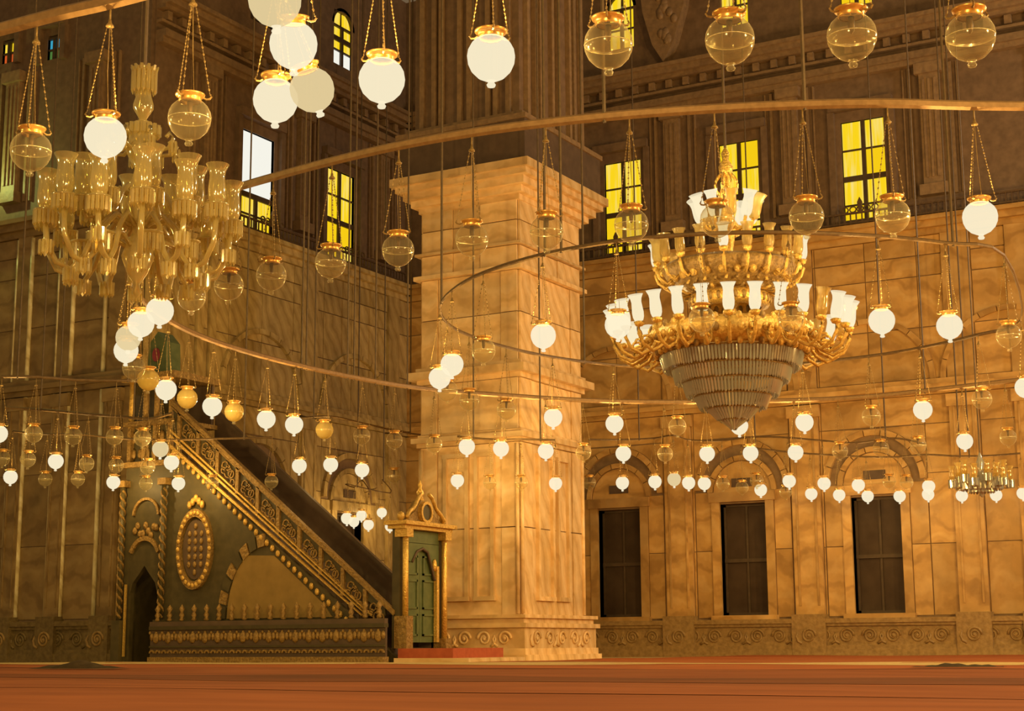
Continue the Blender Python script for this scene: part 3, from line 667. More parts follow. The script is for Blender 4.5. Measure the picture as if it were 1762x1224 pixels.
MB(TP).tube([(yc-.4, 2.06, .07), (yc-.22, 2.28, .07), (yc, 2.35, .07), (yc+.2, 2.28, .07), (yc+.34, 2.0, .07), (yc+.46, 1.73, .07), (Y1-.22, 1.67, .07)], .03, 6).build('ogee_moulding', 'minbar_dark', mn, True)
MB(TP).ball((yc+.45, 2.02, .08), .07, .14, .05).build('gilt_tassel', 'goldbright', mn, True)
MB(TP).box(Y0-.06, Y1+.1, 2.72, 2.8, -.2, .22).box(Y0-.12, Y1+.16, 2.8, 2.88, -.26, .3).build('portal_cornice', 'gold', mn)
MB(TP).prism([(Y0+.1, 2.88), (Y1-.1, 2.88), (yc+.35, 3.1), (yc+.12, 3.35), (yc-.12, 3.35), (yc-.35, 3.1)], -.1, .1).build('pediment', 'golddim', mn)
for s in (-1, 1):
    MB(TP).tube([(yc+s*(.72-.06*t), 2.95+.055*t+.03*math.sin(t), .14) for t in range(11)], .045, 6).build('pediment_scroll', 'gold', mn, True)
    MB(TP).ball((yc+s*.8, 2.98, .05), .09, .1, .08).build('pediment_knob', 'gold', mn, True)
MB(TP).arch(yc, 3.1, .001, .2, .1, .16, 0, 2*PI, 16).build('pediment_medallion', 'minbar', mn); MB(TP).arch(yc, 3.1, .17, .23, .1, .19, 0, 2*PI, 16).build('medallion_ring', 'gold', mn)
MB(TP).lathe([(0, 0), (0, 0)], (0, 0, 0), 3)
MB(lambda x, y, z: (XD-MO.x+x, yc-MO.y+y, z)).lathe([(.001, 3.3), (.09, 3.36), (.05, 3.44), (.08, 3.52), (.03, 3.62), (.05, 3.68), (.001, 3.8)], (0, 0, 0), 8).build('gilt_finial', 'goldbright', mn, True)
MB().box(XD+.1-MO.x, -16.75-MO.x, Y0-.1-MO.y, Y1+.2-MO.y, 0.11, .3).build('red_step', 'redstep', mn); MB().box(XD+.1-MO.x, -16.3-MO.x, Y0-.25-MO.y, Y1+.35-MO.y, 0, .11).build('stone_step', 'marble_pier', mn)
# low carved fence in front of the pulpit
fe = tag(empty('carved_fence', (-21.2, 27.0, 0)), 'low dark carved fence with a row of finials before the pulpit', 'fence'); FO = fe.location.copy()
def TE(u, z, n): return (u-FO.x, 27.0-n-FO.y, z)
FX0, FX1 = -24.35, -18.15
MB(TE).box(FX0, FX1, 0, .14, -.1, .1).build('base_rail', 'golddim', fe); MB(TE).box(FX0, FX1, .14, .72, -.04, .02).build('fence_panel', 'minbar_dark', fe)
MB(TE).box(FX0, FX1, .72, .8, -.08, .08).build('top_rail', 'minbar', fe); MB(TE).box(FX0, FX1, .8, .9, -.06, .06).build('top_rail', 'minbar_dark', fe)
MB(TE).box(FX0, FX1, .34, .38, .02, .06).build('mid_rail', 'minbar', fe)
k = 18
for i in range(k):
    u = FX0+(i+.5)*(FX1-FX0)/k
    MB(lambda x, y, z, u=u: (u-FO.x+x, y, z)).lathe([(.001, .9), (.06, .93), (.035, .98), (.06, 1.03), (.03, 1.1), (.065, 1.17), (.001, 1.27)], (0, 0, 0), 8).build('finial', 'golddim', fe, True)
    MB(TE).ball((u, .55, .03), .09, .13, .05).build('rosette', 'golddim', fe, True)
    for s in (-1, 1): MB(TE).ball((u+s*.12, .57, .03), .05, .09, .04).build('rosette_leaf', 'golddim', fe, True)
    for s in (-.5, 0): MB(TE).ball((u+s*(FX1-FX0)/k, .66, .03), .035, .045, .03, 6, 4).build('rosette_leaf', 'golddim', fe, True)
    for s in (-.25, .25):
        uu = u+s*(FX1-FX0)/k; MB(TE).arch(uu, .22, .04, .075, .02, .07, 0, PI, 6).build('small_arch', 'golddim', fe)

# ------------------------------------------------------------------ globe lamps on iron hoops
prof = [(.001, -.165), (.05, -.160), (.10, -.135), (.145, -.088), (.170, -.03), (.176, .02), (.168, .07), (.145, .115), (.112, .148), (.085, .165)]
globe = MB().lathe(prof, seg=24)
G_LIT = globe.mesh('globe', 'milk', True); G_DIM = globe.mesh('globe', 'milkdim', True); G_CLR = globe.mesh('globe', 'clear', True); G_AMB = globe.mesh('globe', 'amber', True)
cp = [(.085, .155), (.095, .165), (.088, .18), (.10, .195), (.118, .205), (.122, .218), (.112, .222), (.09, .2), (.08, .16)]
COLLAR = MB().lathe(cp, seg=18).mesh('collar', 'brass', True)
FINI = MB().lathe([(.001, -.162), (.035, -.165), (.022, -.178), (.034, -.195), (.028, -.212), (.001, -.218)], seg=10)
F_LIT = FINI.mesh('bottom_knob', 'milk', True); F_CLR = FINI.mesh('bottom_knob', 'clear', True)
ch = MB(); A_ = Vector((.158, 0, .215)); B_ = Vector((.02, 0, 1.0)); nl = 26
for i in range(nl):
    a = A_.lerp(B_, i/nl); b = A_.lerp(B_, (i+1.25)/nl); m_ = (a+b)/2; q = Vector((.0095, 0, 0)) if i % 2 else Vector((0, .0095, 0))
    ch.add([tuple(a), tuple(m_+q), tuple(b), tuple(m_-q), tuple(m_+Vector((q.y, q.x, .0))*.45), tuple(m_-Vector((q.y, q.x, 0))*.45)],
           [(0, 1, 4), (1, 2, 4), (2, 3, 4), (3, 0, 4), (1, 0, 5), (2, 1, 5), (3, 2, 5), (0, 3, 5)])
ch.tube([(.10, 0, .195), (.13, 0, .18), (.158, 0, .185), (.17, 0, .203), (.160, 0, .22)], .009, 5)
CHAIN = ch.mesh('chain', 'chain')
CAP = MB().lathe([(.001, 1.05), (.012, 1.05), (.016, 1.02), (.034, 1.0), (.036, .985), (.001, .98)], seg=8).tube([(0, 0, 1.04), (0, 0, 1.14)], .009, 5).mesh('hanger_cap', 'chain', True)
WATER = MB().lathe([(.001, .0), (.10, .001), (.172, .004), (.174, .012), (.168, .010)], seg=24).mesh('water_surface', 'water', True)
WGLINT = MB().tube([(.172*math.cos(i*PI/16), .172*math.sin(i*PI/16), .008) for i in range(32)], .0028, 4, True).mesh('water_glint', 'waterglint', True)
SOCKET = MB().lathe([(.001, .16), (.022, .16), (.024, .09), (.018, .05), (.001, .03)], seg=8).mesh('socket', 'iron', True)
CORD = MB().tube([(.03, 0, .2), (.01, .01, .6), (0, 0, 1.0)], .004, 4).mesh('cord', 'chain')

def ordinal(i, n):
    W = ['first', 'second', 'third', 'fourth', 'fifth', 'sixth', 'seventh', 'eighth', 'ninth', 'tenth', 'eleventh', 'twelfth', 'thirteenth', 'fourteenth', 'fifteenth', 'sixteenth', 'seventeenth', 'eighteenth', 'nineteenth', 'twentieth']
    if i == 0: return 'leftmost'
    if i == n-1: return 'rightmost'
    return (W[i] if i < 20 else 'twenty-'+W[i-20])+' from left'
lampcount = [0]
def lamp(P, kind, label, group, sc=1.0, tilt=0.0, rot=None, pw=1.0):
    e = empty('globe_lamp', P); e.scale = (sc, sc, sc)
    rz = random.random()*2 if rot is None else rot
    e.rotation_euler = (tilt, 0, rz)
    lit = kind in (1, 2)
    put('globe', {0: G_CLR, 1: G_LIT, 2: G_DIM, 3: G_AMB}[kind], e); put('collar', COLLAR, e); put('bottom_knob', F_LIT if lit else F_CLR, e)
    for k in range(3): put('chain', CHAIN, e, Matrix.Rotation(k*2*PI/3, 4, 'Z'))
    put('hanger_cap', CAP, e); put('cord', CORD, e)
    if not lit: put('water_glint', WGLINT, put('water_surface', WATER, e)); put('socket', SOCKET, e)
    else: 
        l = point('bulb_light', (0, 0, 0), GLOBE_W*pw*(.45 if kind == 2 else 1)); l.parent = e
    tag(e, label, 'lamp', group); lampcount[0] += 1
    return e
LOOK = {0: 'clear unlit globe lamp', 1: 'lit white globe lamp', 2: 'dim cream globe lamp', 3: 'amber tinted globe lamp'}
HZ = 1.13
def ringpos(lists, ctr, iters=2):
    """lamps of one round hoop: even out the radius so that all hang from a true ring"""
    P = [at_z(q[0], q[1], 4.56) for l_ in lists for q in l_]
    po = sorted(((math.atan2(p.y-ctr[1], p.x-ctr[0]), i) for i, p in enumerate(P))); rs = [math.hypot(P[i].x-ctr[0], P[i].y-ctr[1]) for _, i in po]; n = len(rs)
    for _ in range(iters): rs = [(rs[i-1]+rs[i]*2+rs[(i+1) % n])/4 for i in range(n)]
    for (a, i), r_ in zip(po, rs): P[i] = Vector((ctr[0]+r_*math.cos(a), ctr[1]+r_*math.sin(a), 4.56))
    out = []; k = 0
    for l_ in lists: out.append(P[k:k+len(l_)]); k += len(l_)
    return out
def row(lst, rowname, group, z=4.56, ymax=None, pw=1.0, pos=None):
    """lst: (x, y, size, kind) as read off the photograph; lamps hang at one height, row order is left to right"""
    srt = sorted(range(len(lst)), key=lambda i: lst[i][0]); res = [None]*len(lst)
    for o_, i in enumerate(srt):
        x, y, d, k = lst[i]; P = pos[i] if pos else at_z(x, y, z); s = 1.0
        if ymax is not None and P.y > ymax: s = ymax/P.y; P = CAM+(P-CAM)*s
        lamp(P, k, '%s, %s in the %s' % (LOOK[k], ordinal(o_, len(lst)), rowname), group, max(s, .8)*1.0, pw=pw)
        res[i] = P+Vector((0, 0, HZ*max(s, .8)))
    return res
R1 = [(53, 262, 80, 0), (181, 238, 80, 1), (326, 207, 78, 0), (474, 175, 82, 1), (657, 140, 84, 1), (845, 102, 82, 1), (1047, 80, 84, 0), (1256, 72, 86, 0), (1466, 66, 86, 0), (1670, 66, 88, 0)]
R2 = [(1686, 377, 63, 1), (1540, 368, 62, 0), (1387, 380, 62, 0), (1234, 380, 61, 0), (1086, 389, 59, 0), (942, 402, 60, 0), (810, 414, 60, 0), (682, 432, 55, 0), (572, 455, 55, 0), (471, 477, 53, 0), (391, 493, 52, 0), (324, 512, 50, 0)]
R2c = [(275, 537, 50, 1), (243, 559, 48, 1), (219, 583, 44, 2), (214, 605, 44, 1), (233, 635, 42, 0), (256, 655, 40, 3)]
R2f = [(285, 672, 39, 1), (324, 687, 36, 3), (361, 701, 38, 1), (408, 710, 33, 3), (456, 723, 33, 1), (508, 732, 34, 1), (563, 741, 31, 3), (620, 752, 29, 0), (680, 759, 30, 0), (742, 767, 29, 0), (803, 770, 30, 1), (867, 772, 29, 1), (937, 778, 30, 1), (1004, 780, 28, 0), (1072, 782, 30, 1), (1145, 782, 28, 0), (1216, 783, 30, 1), (1292, 780, 30, 1), (1369, 780, 30, 1), (1446, 778, 29, 0), (1517, 774, 29, 0), (1580, 768, 30, 0), (1658, 760, 31, 1), (1731, 753, 32, 0)]
R4n = [(758, 652, 40, 1), (782, 629, 40, 1), (834, 605, 42, 0), (932, 579, 46, 1), (1060, 560, 48, 1), (1207, 550, 46, 0), (1362, 548, 48, 0), (1510, 557, 48, 1), (1638, 562, 46, 1), (1744, 578, 46, 0)]
R4f = [(1752, 668, 39, 1), (1684, 688, 36, 0), (1595, 708, 36, 1), (1495, 717, 33, 0), (1384, 728, 34, 1), (1272, 735, 34, 1), (1163, 737, 32, 0), (1056, 731, 33, 1), (957, 719, 34, 1), (876, 706, 34, 0), (812, 690, 36, 0), (765, 674, 38, 0)]
R5a = [(-2, 748, 30, 1), (58, 748, 30, 0), (126, 752, 31, 0), (197, 753, 31, 0), (245, 755, 30, 0), (276, 774, 30, 2)]
R5b = [(4, 790, 28, 0), (48, 792, 27, 0), (96, 795, 28, 1), (149, 799, 27, 0), (200, 802, 26, 0), (254, 805, 25, 0), (295, 797, 28, 1)]
R6a = [(18, 822, 26, 1), (78, 826, 25, 0), (134, 826, 22, 0), (195, 831, 24, 1), (251, 833, 24, 0), (307, 833, 27, 1), (365, 832, 23, 0), (467, 830, 25, 0)]
R6b = [(515, 803, 32, 1), (569, 801, 27, 1), (623, 810, 27, 1), (678, 820, 25, 0), (733, 827, 24, 0)]
R6p = [(787, 828, 26, 1), (843, 832, 24, 0), (897, 832, 24, 0), (956, 833, 26, 1)]
R6c = [(1014, 832, 25, 0), (1071, 832, 26, 1), (1127, 830, 26, 1), (1160, 826, 20, 2), (1185, 832, 26, 1), (1212, 833, 26, 1), (1244, 833, 25, 0), (1302, 828, 24, 0), (1358, 829, 26, 1), (1418, 833, 26, 1), (1477, 836, 26, 1), (1530, 830, 24, 0), (1560, 831, 24, 0), (1598, 838, 26, 1)]
R7 = [(1277, 840, 24, 0), (1309, 844, 23, 1), (1352, 848, 22, 0), (1396, 851, 23, 1), (1444, 853, 23, 1), (1493, 855, 22, 1), (1548, 855, 22, 1), (1597, 852, 23, 1), (1655, 854, 22, 1), (1714, 853, 20, 1), (1760, 850, 22, 1)]
h1 = row(R1, 'large row at the picture top', 'lamps of the outer hoop')
p2 = ringpos([R2, R2c, R2f], (-8.78, 24.24)); p4 = ringpos([R4n, R4f], (-9.3, 24.25))
h2 = row(R2, 'second row under the long hoop', 'lamps of the middle hoop', pos=p2[0])
h2c = row(R2c, 'curl below the left chandelier', 'lamps of the middle hoop', pos=p2[1])
h2f = row(R2f, 'long row above the pulpit stair', 'lamps of the middle hoop', pos=p2[2])
h4n = row(R4n, 'front ring round the big chandelier', 'lamps of the inner hoop', pos=p4[0])
h4f = row(R4f, 'back ring round the big chandelier', 'lamps of the inner hoop', pos=p4[1])
h5a = row(R5a, 'upper small row at far left', 'far left lamps', ymax=24.6)
h5b = row(R5b, 'middle small row at far left', 'far left lamps', ymax=25.7)
h6a = row(R6a, 'lowest row before the pulpit', 'far left lamps', ymax=26.6)
h6b = row(R6b, 'short row above the dark balustrade', 'far lamps', pw=.6)
h6p = row(R6p, 'lowest row before the pier', 'far lamps', ymax=30.6, pw=.35)
h6c = row(R6c, 'small row crossing the window arches', 'far lamps', ymax=38.9, pw=.3)
h7 = row(R7, 'lowest row before the right windows', 'far lamps', ymax=40.3, pw=.25)
# odd lamps hanging apart from the rows
for (x, y, z, k, t, r, s, lb) in ((473, 3, 4.75, 2, .12, 0, 1.05, 'dim cream glass globe lamp cut off by the top edge, above two others'), (505, 80, 4.6, 1, .22, .5, .98, 'lit white pear shaped lamp hanging between two other globes at top'), (538, 157, 4.58, 2, .35, -.6, .98, 'tilted dim globe lamp overlapping the lit globe beside it')):
    lamp(at_z(x, y, z), k, lb, 'odd lamps near the top', s, t, r)
# small cluster by the pulpit portal
mini = [(597, 893), (609, 899), (622, 888), (634, 904), (657, 883), (671, 907)]
hm = []
for i, (x, y) in enumerate(mini):
    P = at_x(x, y, -26.8+.45*(i % 4)); lamp(P, 1, 'small lit globe lamp, %s in the cluster left of the green door' % ordinal(i, 6), 'cluster by the pulpit door', .86 if i else .98, pw=.3); hm.append(P+Vector((0, 0, HZ*.86)))

def hoop(pts, label, closed=False, r=.03, rods=(), sub=4, m='hoopdark', ctr=(-9.0, 24.25)):
    pts = [Vector(p) for p in pts]
    e = empty('iron_hoop', pts[0]); O = Vector(pts[0]); P = []
    n = len(pts)
    def cr(a, b, c, d, t): return .5*((2*b)+(c-a)*t+(2*a-5*b+4*c-d)*t*t+(3*b-a-3*c+d)*t**3)
    for i in range(n if closed else n-1):
        a = pts[(i-1) % n] if (closed or i) else pts[0]; b = pts[i]; c = pts[(i+1) % n]; d = pts[(i+2) % n] if (closed or i < n-2) else c
        for k in range(sub): P.append(cr(Vector(a), Vector(b), Vector(c), Vector(d), k/sub))
    if not closed: P.append(Vector(pts[-1]))
    MB().tube([p-O+Vector((0, 0, 1.5*r+.012)) for p in P], r, 6, closed, 1.5).build('hoop_bar', m, e)
    for px_, far in rods:
        best = None
        for i in range(len(P) if closed else len(P)-1):
            a, b = P[i], P[(i+1) % len(P)]; xa, ya, za = pix(a); xb, yb, zb = pix(b)
            if (xa-px_)*(xb-px_) <= 0 and za > 1:
                t = (px_-xa)/(xb-xa+1e-9); q = a.lerp(b, t)
                if best is None or (far and q.y > best.y) or (not far and q.y < best.y): best = q
        if best is not None: MB().tube([best-O, Vector((best.x-O.x, best.y-O.y, TOP-O.z))], .02, 5).build('suspension_rod', 'rod', e)
    return tag(e, label, 'lamp hoop')
def ringfill(pts, c, r, a0, a1, n, z): return [Vector((c[0]+r*math.cos(a0+(a1-a0)*i/n), c[1]+r*math.sin(a0+(a1-a0)*i/n), z)) for i in range(1, n)]
ZH = 4.56+HZ
def ang(p, c): return math.atan2(p.y-c[1], p.x-c[0])
c0 = (-9.1, 24.25)
aL, aR = ang(h1[0], c0), ang(h1[-1], c0)
pts1 = [Vector((c0[0]+15*math.cos(aL-.12*k), c0[1]+15*math.sin(aL-.12*k), ZH)) for k in (4, 3, 2, 1)]+h1+[Vector((c0[0]+15*math.cos(aR+.12*k), c0[1]+15*math.sin(aR+.12*k), ZH)) for k in (1, 2, 3, 4)]
hoop(pts1, 'thick rusty iron hoop crossing the top left corner', False, .045, m='hoop')
c2 = (-8.78, 24.24)
allr2 = h2+h2c+h2f
a_end = ang(h2f[-1], c2); a_st = ang(h2[0], c2)
fill = ringfill(None, c2, 10.15, a_end, a_st, 9, ZH)
hoop(allr2+fill, 'large brown iron hoop sweeping across the upper picture', True, .035, [(519, True), (527, True), (598, True), (609, True), (646, True), (701, True), (1592, True), (1040, False), (1385, False)], m='hoop')
hoop(h4n+h4f, 'iron hoop of lamps around the big chandelier', True, .02, [(748, False), (760, False), (938, False), (966, False), (1006, True), (1640, False)])
hoop(h5a, 'short iron bar over the upper small lamps at far left', False, .02, [(30, True), (220, True)]); hoop(h5b, 'short iron bar over the middle small lamps at far left', False, .02, [(70, True), (230, True)])
hoop(h6a, 'iron bar over the lowest lamps before the pulpit', False, .015, [(100, True), (420, True)]); hoop(h6b, 'iron bar over the lamps above the stair balustrade', False, .015, [(540, True), (706, True)])
hoop(h6p, 'iron bar of lamps passing before the pier', False, .015, [(815, True), (930, True)])
hoop(h6c, 'iron bar of lamps before the right wall arches', False, .016, [(1524, True), (1100, True)]); hoop(h7, 'iron bar of the lowest lamps before right wall', False, .016, [(1300, True), (1652, True), (1668, True)])
hoop(sorted(hm, key=lambda p: p.y), 'short iron bar over the cluster beside the pulpit door', False, .012, [(615, True), (660, True)])

# ------------------------------------------------------------------ chandeliers
SH = [(.045, 0), (.062, .012), (.078, .06), (.082, .12), (.075, .2), (.07, .26), (.078, .31), (.10, .355), (.108, .37)]
shade = MB().lathe(SH, seg=14); S_AMB = shade.mesh('shade', 'shade', True); S_LIT = shade.mesh('shade', 'shadelit', True)
S_CRY = shade.mesh('shade', 'crystal', True)
def fringe(r, h, n, m, name='prism_fringe'):
    mb = MB()
    for i in range(n):
        a = 2*PI*i/n; c, s = math.cos(a), math.sin(a); q = PI*r/n*.8
        mb.add([(r*c-q*s, r*s+q*c, 0), (r*c+q*s, r*s-q*c, 0), ((r+q)*c, (r+q)*s, 0), (r*c-q*s, r*s+q*c, -h*.85), (r*c+q*s, r*s-q*c, -h*.85), ((r+q)*c, (r+q)*s, -h*.85), (r*c, r*s, -h)],
               [(0, 1, 4, 3), (1, 2, 5, 4), (2, 0, 3, 5), (3, 4, 6), (4, 5, 6), (5, 3, 6), (0, 2, 1)])
    return mb.mesh(name, m)
FR1 = fringe(.095, .14, 14, 'crystal'); BOB = MB().lathe([(.001, -.02), (.05, -.02), (.1, .0), (.115, .015), (.05, .01), (.03, .02), (.001, .02)], seg=14).mesh('drip_dish', 'crystal', True)
for_fr = FR1; FR1.name = 'prism_fringe'

# left crystal chandelier
LC = at_d(235, 500, 15.5); LC.z = 0
lc = tag(empty('crystal_chandelier', (LC.x, LC.y, 3.78)), 'large unlit crystal chandelier with glass shades hanging at upper left', 'chandelier')
def lz(y): return (500-y)/180.0
MB().lathe([(.001, lz(515)), (.05, lz(505)), (.03, lz(490)), (.1, lz(470)), (.16, lz(440)), (.12, lz(420)), (.05, lz(400)), (.09, lz(370)), (.14, lz(345)), (.10, lz(310)), (.06, lz(280)), (.12, lz(262)), (.16, lz(245)), (.13, lz(225)), (.15, lz(205)), (.10, lz(195)), (.03, lz(188))], seg=16).build('crystal_stem', 'crystal', lc, True)
MB().lathe([(.03, lz(190)), (.05, lz(183)), (.10, lz(168)), (.10, lz(160)), (.07, lz(140)), (.055, lz(125)), (.07, lz(105)), (.10, lz(96)), (.11, lz(92))], seg=16).build('crystal_vase', 'crystal', lc, True)
FR2 = fringe(.11, .24, 14, 'crystal')
put('vase_fringe', FR2, lc, Matrix.Translation((0, 0, lz(98)))); put('vase_fringe', fringe(.16, .12, 16, 'crystal'), lc, Matrix.Translation((0, 0, lz(200))))
for i in range(12):
    a = 2*PI*i/12
    MB().prism([(.07, 0), (.13, .01), (.12, .05), (.07, .05)], -.012, .012)
    m2 = MB(lambda x, y, z, a=a: (x*math.cos(a)-z*math.sin(a), x*math.sin(a)+z*math.cos(a), y+lz(96))).prism([(.06, -.03), (.125, -.02), (.14, .035), (.1, .02), (.06, .04)], -.014, .014); m2.build('crown_leaf', 'crystal', lc)
MB().tube([(0, 0, lz(95)), (0, 0, TOP-3.78)], .018, 6).build('suspension_rod', 'rod', lc)
for i in range(8):                                                  # little scroll arms at the crown
    a = 2*PI*i/8+.2
    pts = [(r_*math.cos(a), r_*math.sin(a), lz(y_)) for r_, y_ in ((.12, 235), (.2, 250), (.3, 246), (.35, 230), (.31, 218), (.27, 226))]
    ar = MB().tube(pts, .022, 6).build('scroll_arm', 'crystal', lc, True); put('drop_fringe', fringe(.03, .14, 5, 'crystal'), ar, Matrix.Translation((.35*math.cos(a), .35*math.sin(a), lz(236))))
def cup(par, a, r, z, m, sc=1.0, fr=True):
    mt = Matrix.Translation((r*math.cos(a), r*math.sin(a), z))@Matrix.Scale(sc, 4)
    put('drip_dish', BOB, par, mt)
    if fr: put('prism_fringe', FR1, par, mt)
    put('glass_shade', m, par, mt@Matrix.Translation((0, 0, .02)))
for i in range(8):                                                  # upper tier
    a = 2*PI*i/8+.15
    pts = [(r_*math.cos(a), r_*math.sin(a), lz(y_)) for r_, y_ in ((.1, 330), (.2, 318), (.3, 335), (.4, 372), (.5, 378), (.55, 350))]
    ar = MB().tube(pts, .026, 7).build('upper_arm', 'crystal', lc, True); cup(ar, a, .55, lz(345), S_CRY, 1.12)
for i in range(14):                                                 # lower tier
    a = 2*PI*i/14+.1
    pts = [(r_*math.cos(a), r_*math.sin(a), lz(y_)) for r_, y_ in ((.1, 385), (.28, 372), (.42, 400), (.52, 448), (.64, 474), (.78, 464), (.88, 430), (.9, 385))]
    ar = MB().tube(pts, .027, 7).build('lower_arm', 'crystal', lc, True); cup(ar, a, .9, lz(378 if i % 2 else 366), S_CRY, 1.05)
    put('prism_fringe', fringe(.06, .15, 10, 'crystal'), ar, Matrix.Translation((.64*math.cos(a), .64*math.sin(a), lz(472 if i % 2 else 466))))
    if i % 2: put('prism_fringe', fringe(.06, .15, 10, 'crystal'), ar, Matrix.Translation((.88*math.cos(a), .88*math.sin(a), lz(428))))
for i in range(7):
    a = 2*PI*i/7+.3
    pts = [(r_*math.cos(a), r_*math.sin(a), lz(y_)) for r_, y_ in ((.1, 425), (.25, 405), (.4, 412), (.5, 440), (.56, 430))]
    ar = MB().tube(pts, .024, 7).build('lower_arm', 'crystal', lc, True); put('prism_fringe', fringe(.08, .18, 12, 'crystal'), ar, Matrix.Translation((.53*math.cos(a), .53*math.sin(a), lz(422))))
    put('drip_dish', BOB, ar, Matrix.Translation((.53*math.cos(a), .53*math.sin(a), lz(420))))

# big gilded chandelier in the centre of the hoops
BC = at_d(1257, 560, 25.6); BCz = 3.69
bc = tag(empty('gilded_chandelier', (BC.x, BC.y, BCz)), 'huge gilded chandelier with lit shades and tiered crystal bowl', 'chandelier')
def bz(y): return (745-y)/108.0
def prism_tier(r0, r1, y0, y1, m='crystalgrey'):
    n = int(2*PI*r0/.055); mb = MB()
    for i in range(n):
        a = 2*PI*i/n; q = .021; zt, zb = bz(y0), bz(y1)-random.random()*.03
        c, s = math.cos(a), math.sin(a)
        mb.add([(r0*c-q*s, r0*s+q*c, zt), (r0*c+q*s, r0*s-q*c, zt), ((r0+q)*c, (r0+q)*s, zt), (r1*c-q*s, r1*s+q*c, zb+.03), (r1*c+q*s, r1*s-q*c, zb+.03), ((r1+q)*c, (r1+q)*s, zb+.03), (r1*c, r1*s, zb)],
               [(0, 1, 4, 3), (1, 2, 5, 4), (2, 0, 3, 5), (3, 4, 6), (4, 5, 6), (5, 3, 6), (0, 2, 1)])
    o = mb.build('crystal_prisms', m, bc); o['kind'] = 'stuff'
    MB().tube([(r0*math.cos(2*PI*i/36), r0*math.sin(2*PI*i/36), bz(y0)+.015) for i in range(36)], .018, 5, True).build('tier_ring', 'golddim', bc, True)
for t in ((1.13, 1.08, 616, 640), (.94, .89, 641, 663), (.78, .72, 664, 687), (.60, .52, 688, 708), (.40, .26, 709, 727), (.2, .05, 728, 742)): prism_tier(*t)
MB().lathe([(.001, bz(745)), (.03, bz(742)), (.045, bz(738)), (.02, bz(733)), (.001, bz(730))], seg=10).build('bowl_finial', 'crystalgrey', bc, True)
MB().lathe([(1.0, bz(606)), (1.15, bz(612)), (1.32, bz(600)), (1.36, bz(588)), (1.3, bz(572)), (1.18, bz(566)), (1.05, bz(572))], seg=48).build('main_ring', 'gold', bc, True)
MB().lathe([(.1, bz(600)), (.5, bz(610)), (1.02, bz(612))], seg=32).build('bowl_top_plate', 'golddim', bc, True)
MB().lathe([(.08, bz(600)), (.16, bz(560)), (.1, bz(530)), (.2, bz(515)), (.12, bz(480)), (.08, bz(430)), (.12, bz(400)), (.2, bz(385)), (.12, bz(372)), (.08, bz(350)), (.13, bz(330)), (.06, bz(305)), (.1, bz(290)), (.12, bz(275)), (.05, bz(262)), (.07, bz(250)), (.001, bz(238))], seg=16).build('gilt_stem', 'goldbright', bc, True)
MB().lathe([(.50, bz(532)), (.62, bz(530)), (.66, bz(520)), (.62, bz(508)), (.52, bz(503))], seg=32).build('neck_ring', 'goldbright', bc, True)
MB().lathe([(.58, bz(505)), (.80, bz(492)), (1.02, bz(474)), (1.08, bz(462)), (1.02, bz(455)), (.9, bz(470)), (.6, bz(490))], seg=40).build('upper_basket', 'golddim', bc, True)
for i in range(24):
    a = 2*PI*i/24; MB().ball((.92*math.cos(a), .92*math.sin(a), bz(480)), .07, .07, .09).build('basket_leaf', 'gold', bc, True)
for i in range(44):
    a = 2*PI*i/44
    for r_, y_, q in ((1.36, 590, .065), (1.28, 571, .05), (1.2, 610, .06)): MB().ball((r_*math.cos(a+q), r_*math.sin(a+q), bz(y_)), .055, .055, .075, 6, 4).build('ring_leaf', 'gold' if (i+int(y_)) % 3 else 'golddim', bc, True)
for i in range(30):
    a = 2*PI*i/30; MB().tube([((.72+.12*math.cos(t*.8))*math.cos(a+.02*t), (.72+.12*math.cos(t*.8))*math.sin(a+.02*t), bz(497)+.1*math.sin(t*.8)) for t in range(8)], .025, 5).build('basket_scroll', 'golddim' if i % 2 else 'gold', bc, True)
    MB().ball((.64*math.cos(a), .64*math.sin(a), bz(519)), .04, .04, .07, 6, 4).build('neck_leaf', 'golddim', bc, True)
nb = 30
for i in range(nb):                                                 # main ring of shades
    a = 2*PI*i/nb+.05; R = 1.86
    pts = [(r_*math.cos(a), r_*math.sin(a), bz(y_)) for r_, y_ in ((1.28, 590), (1.42, 612), (1.6, 622), (1.78, 612), (1.87, 595), (1.86, 578))]
    ar = MB().tube(pts, .03, 6).build('scroll_arm', 'gold', bc, True)
    MB().tube([((1.5+.09*math.cos(t*.9))*math.cos(a), (1.5+.09*math.cos(t*.9))*math.sin(a), bz(598)+.09*math.sin(t*.9)) for t in range(7)], .022, 5).build('arm_curl', 'goldbright', ar, True)
    MB(lambda x, y, z, a=a: (x+R*math.cos(a), y+R*math.sin(a), z)).lathe([(.001, bz(585)), (.06, bz(583)), (.09, bz(577)), (.03, bz(574))], seg=8).build('candle_cup', 'goldbright', ar, True)
    lit = random.random() < .72
    til = Matrix.Translation((R*math.cos(a), R*math.sin(a), bz(575)))@Matrix.Rotation(a, 4, 'Z')@Matrix.Rotation(.16, 4, 'Y')@Matrix.Scale(1.13, 4)
    put('glass_shade', S_LIT if lit else S_AMB, ar, til)
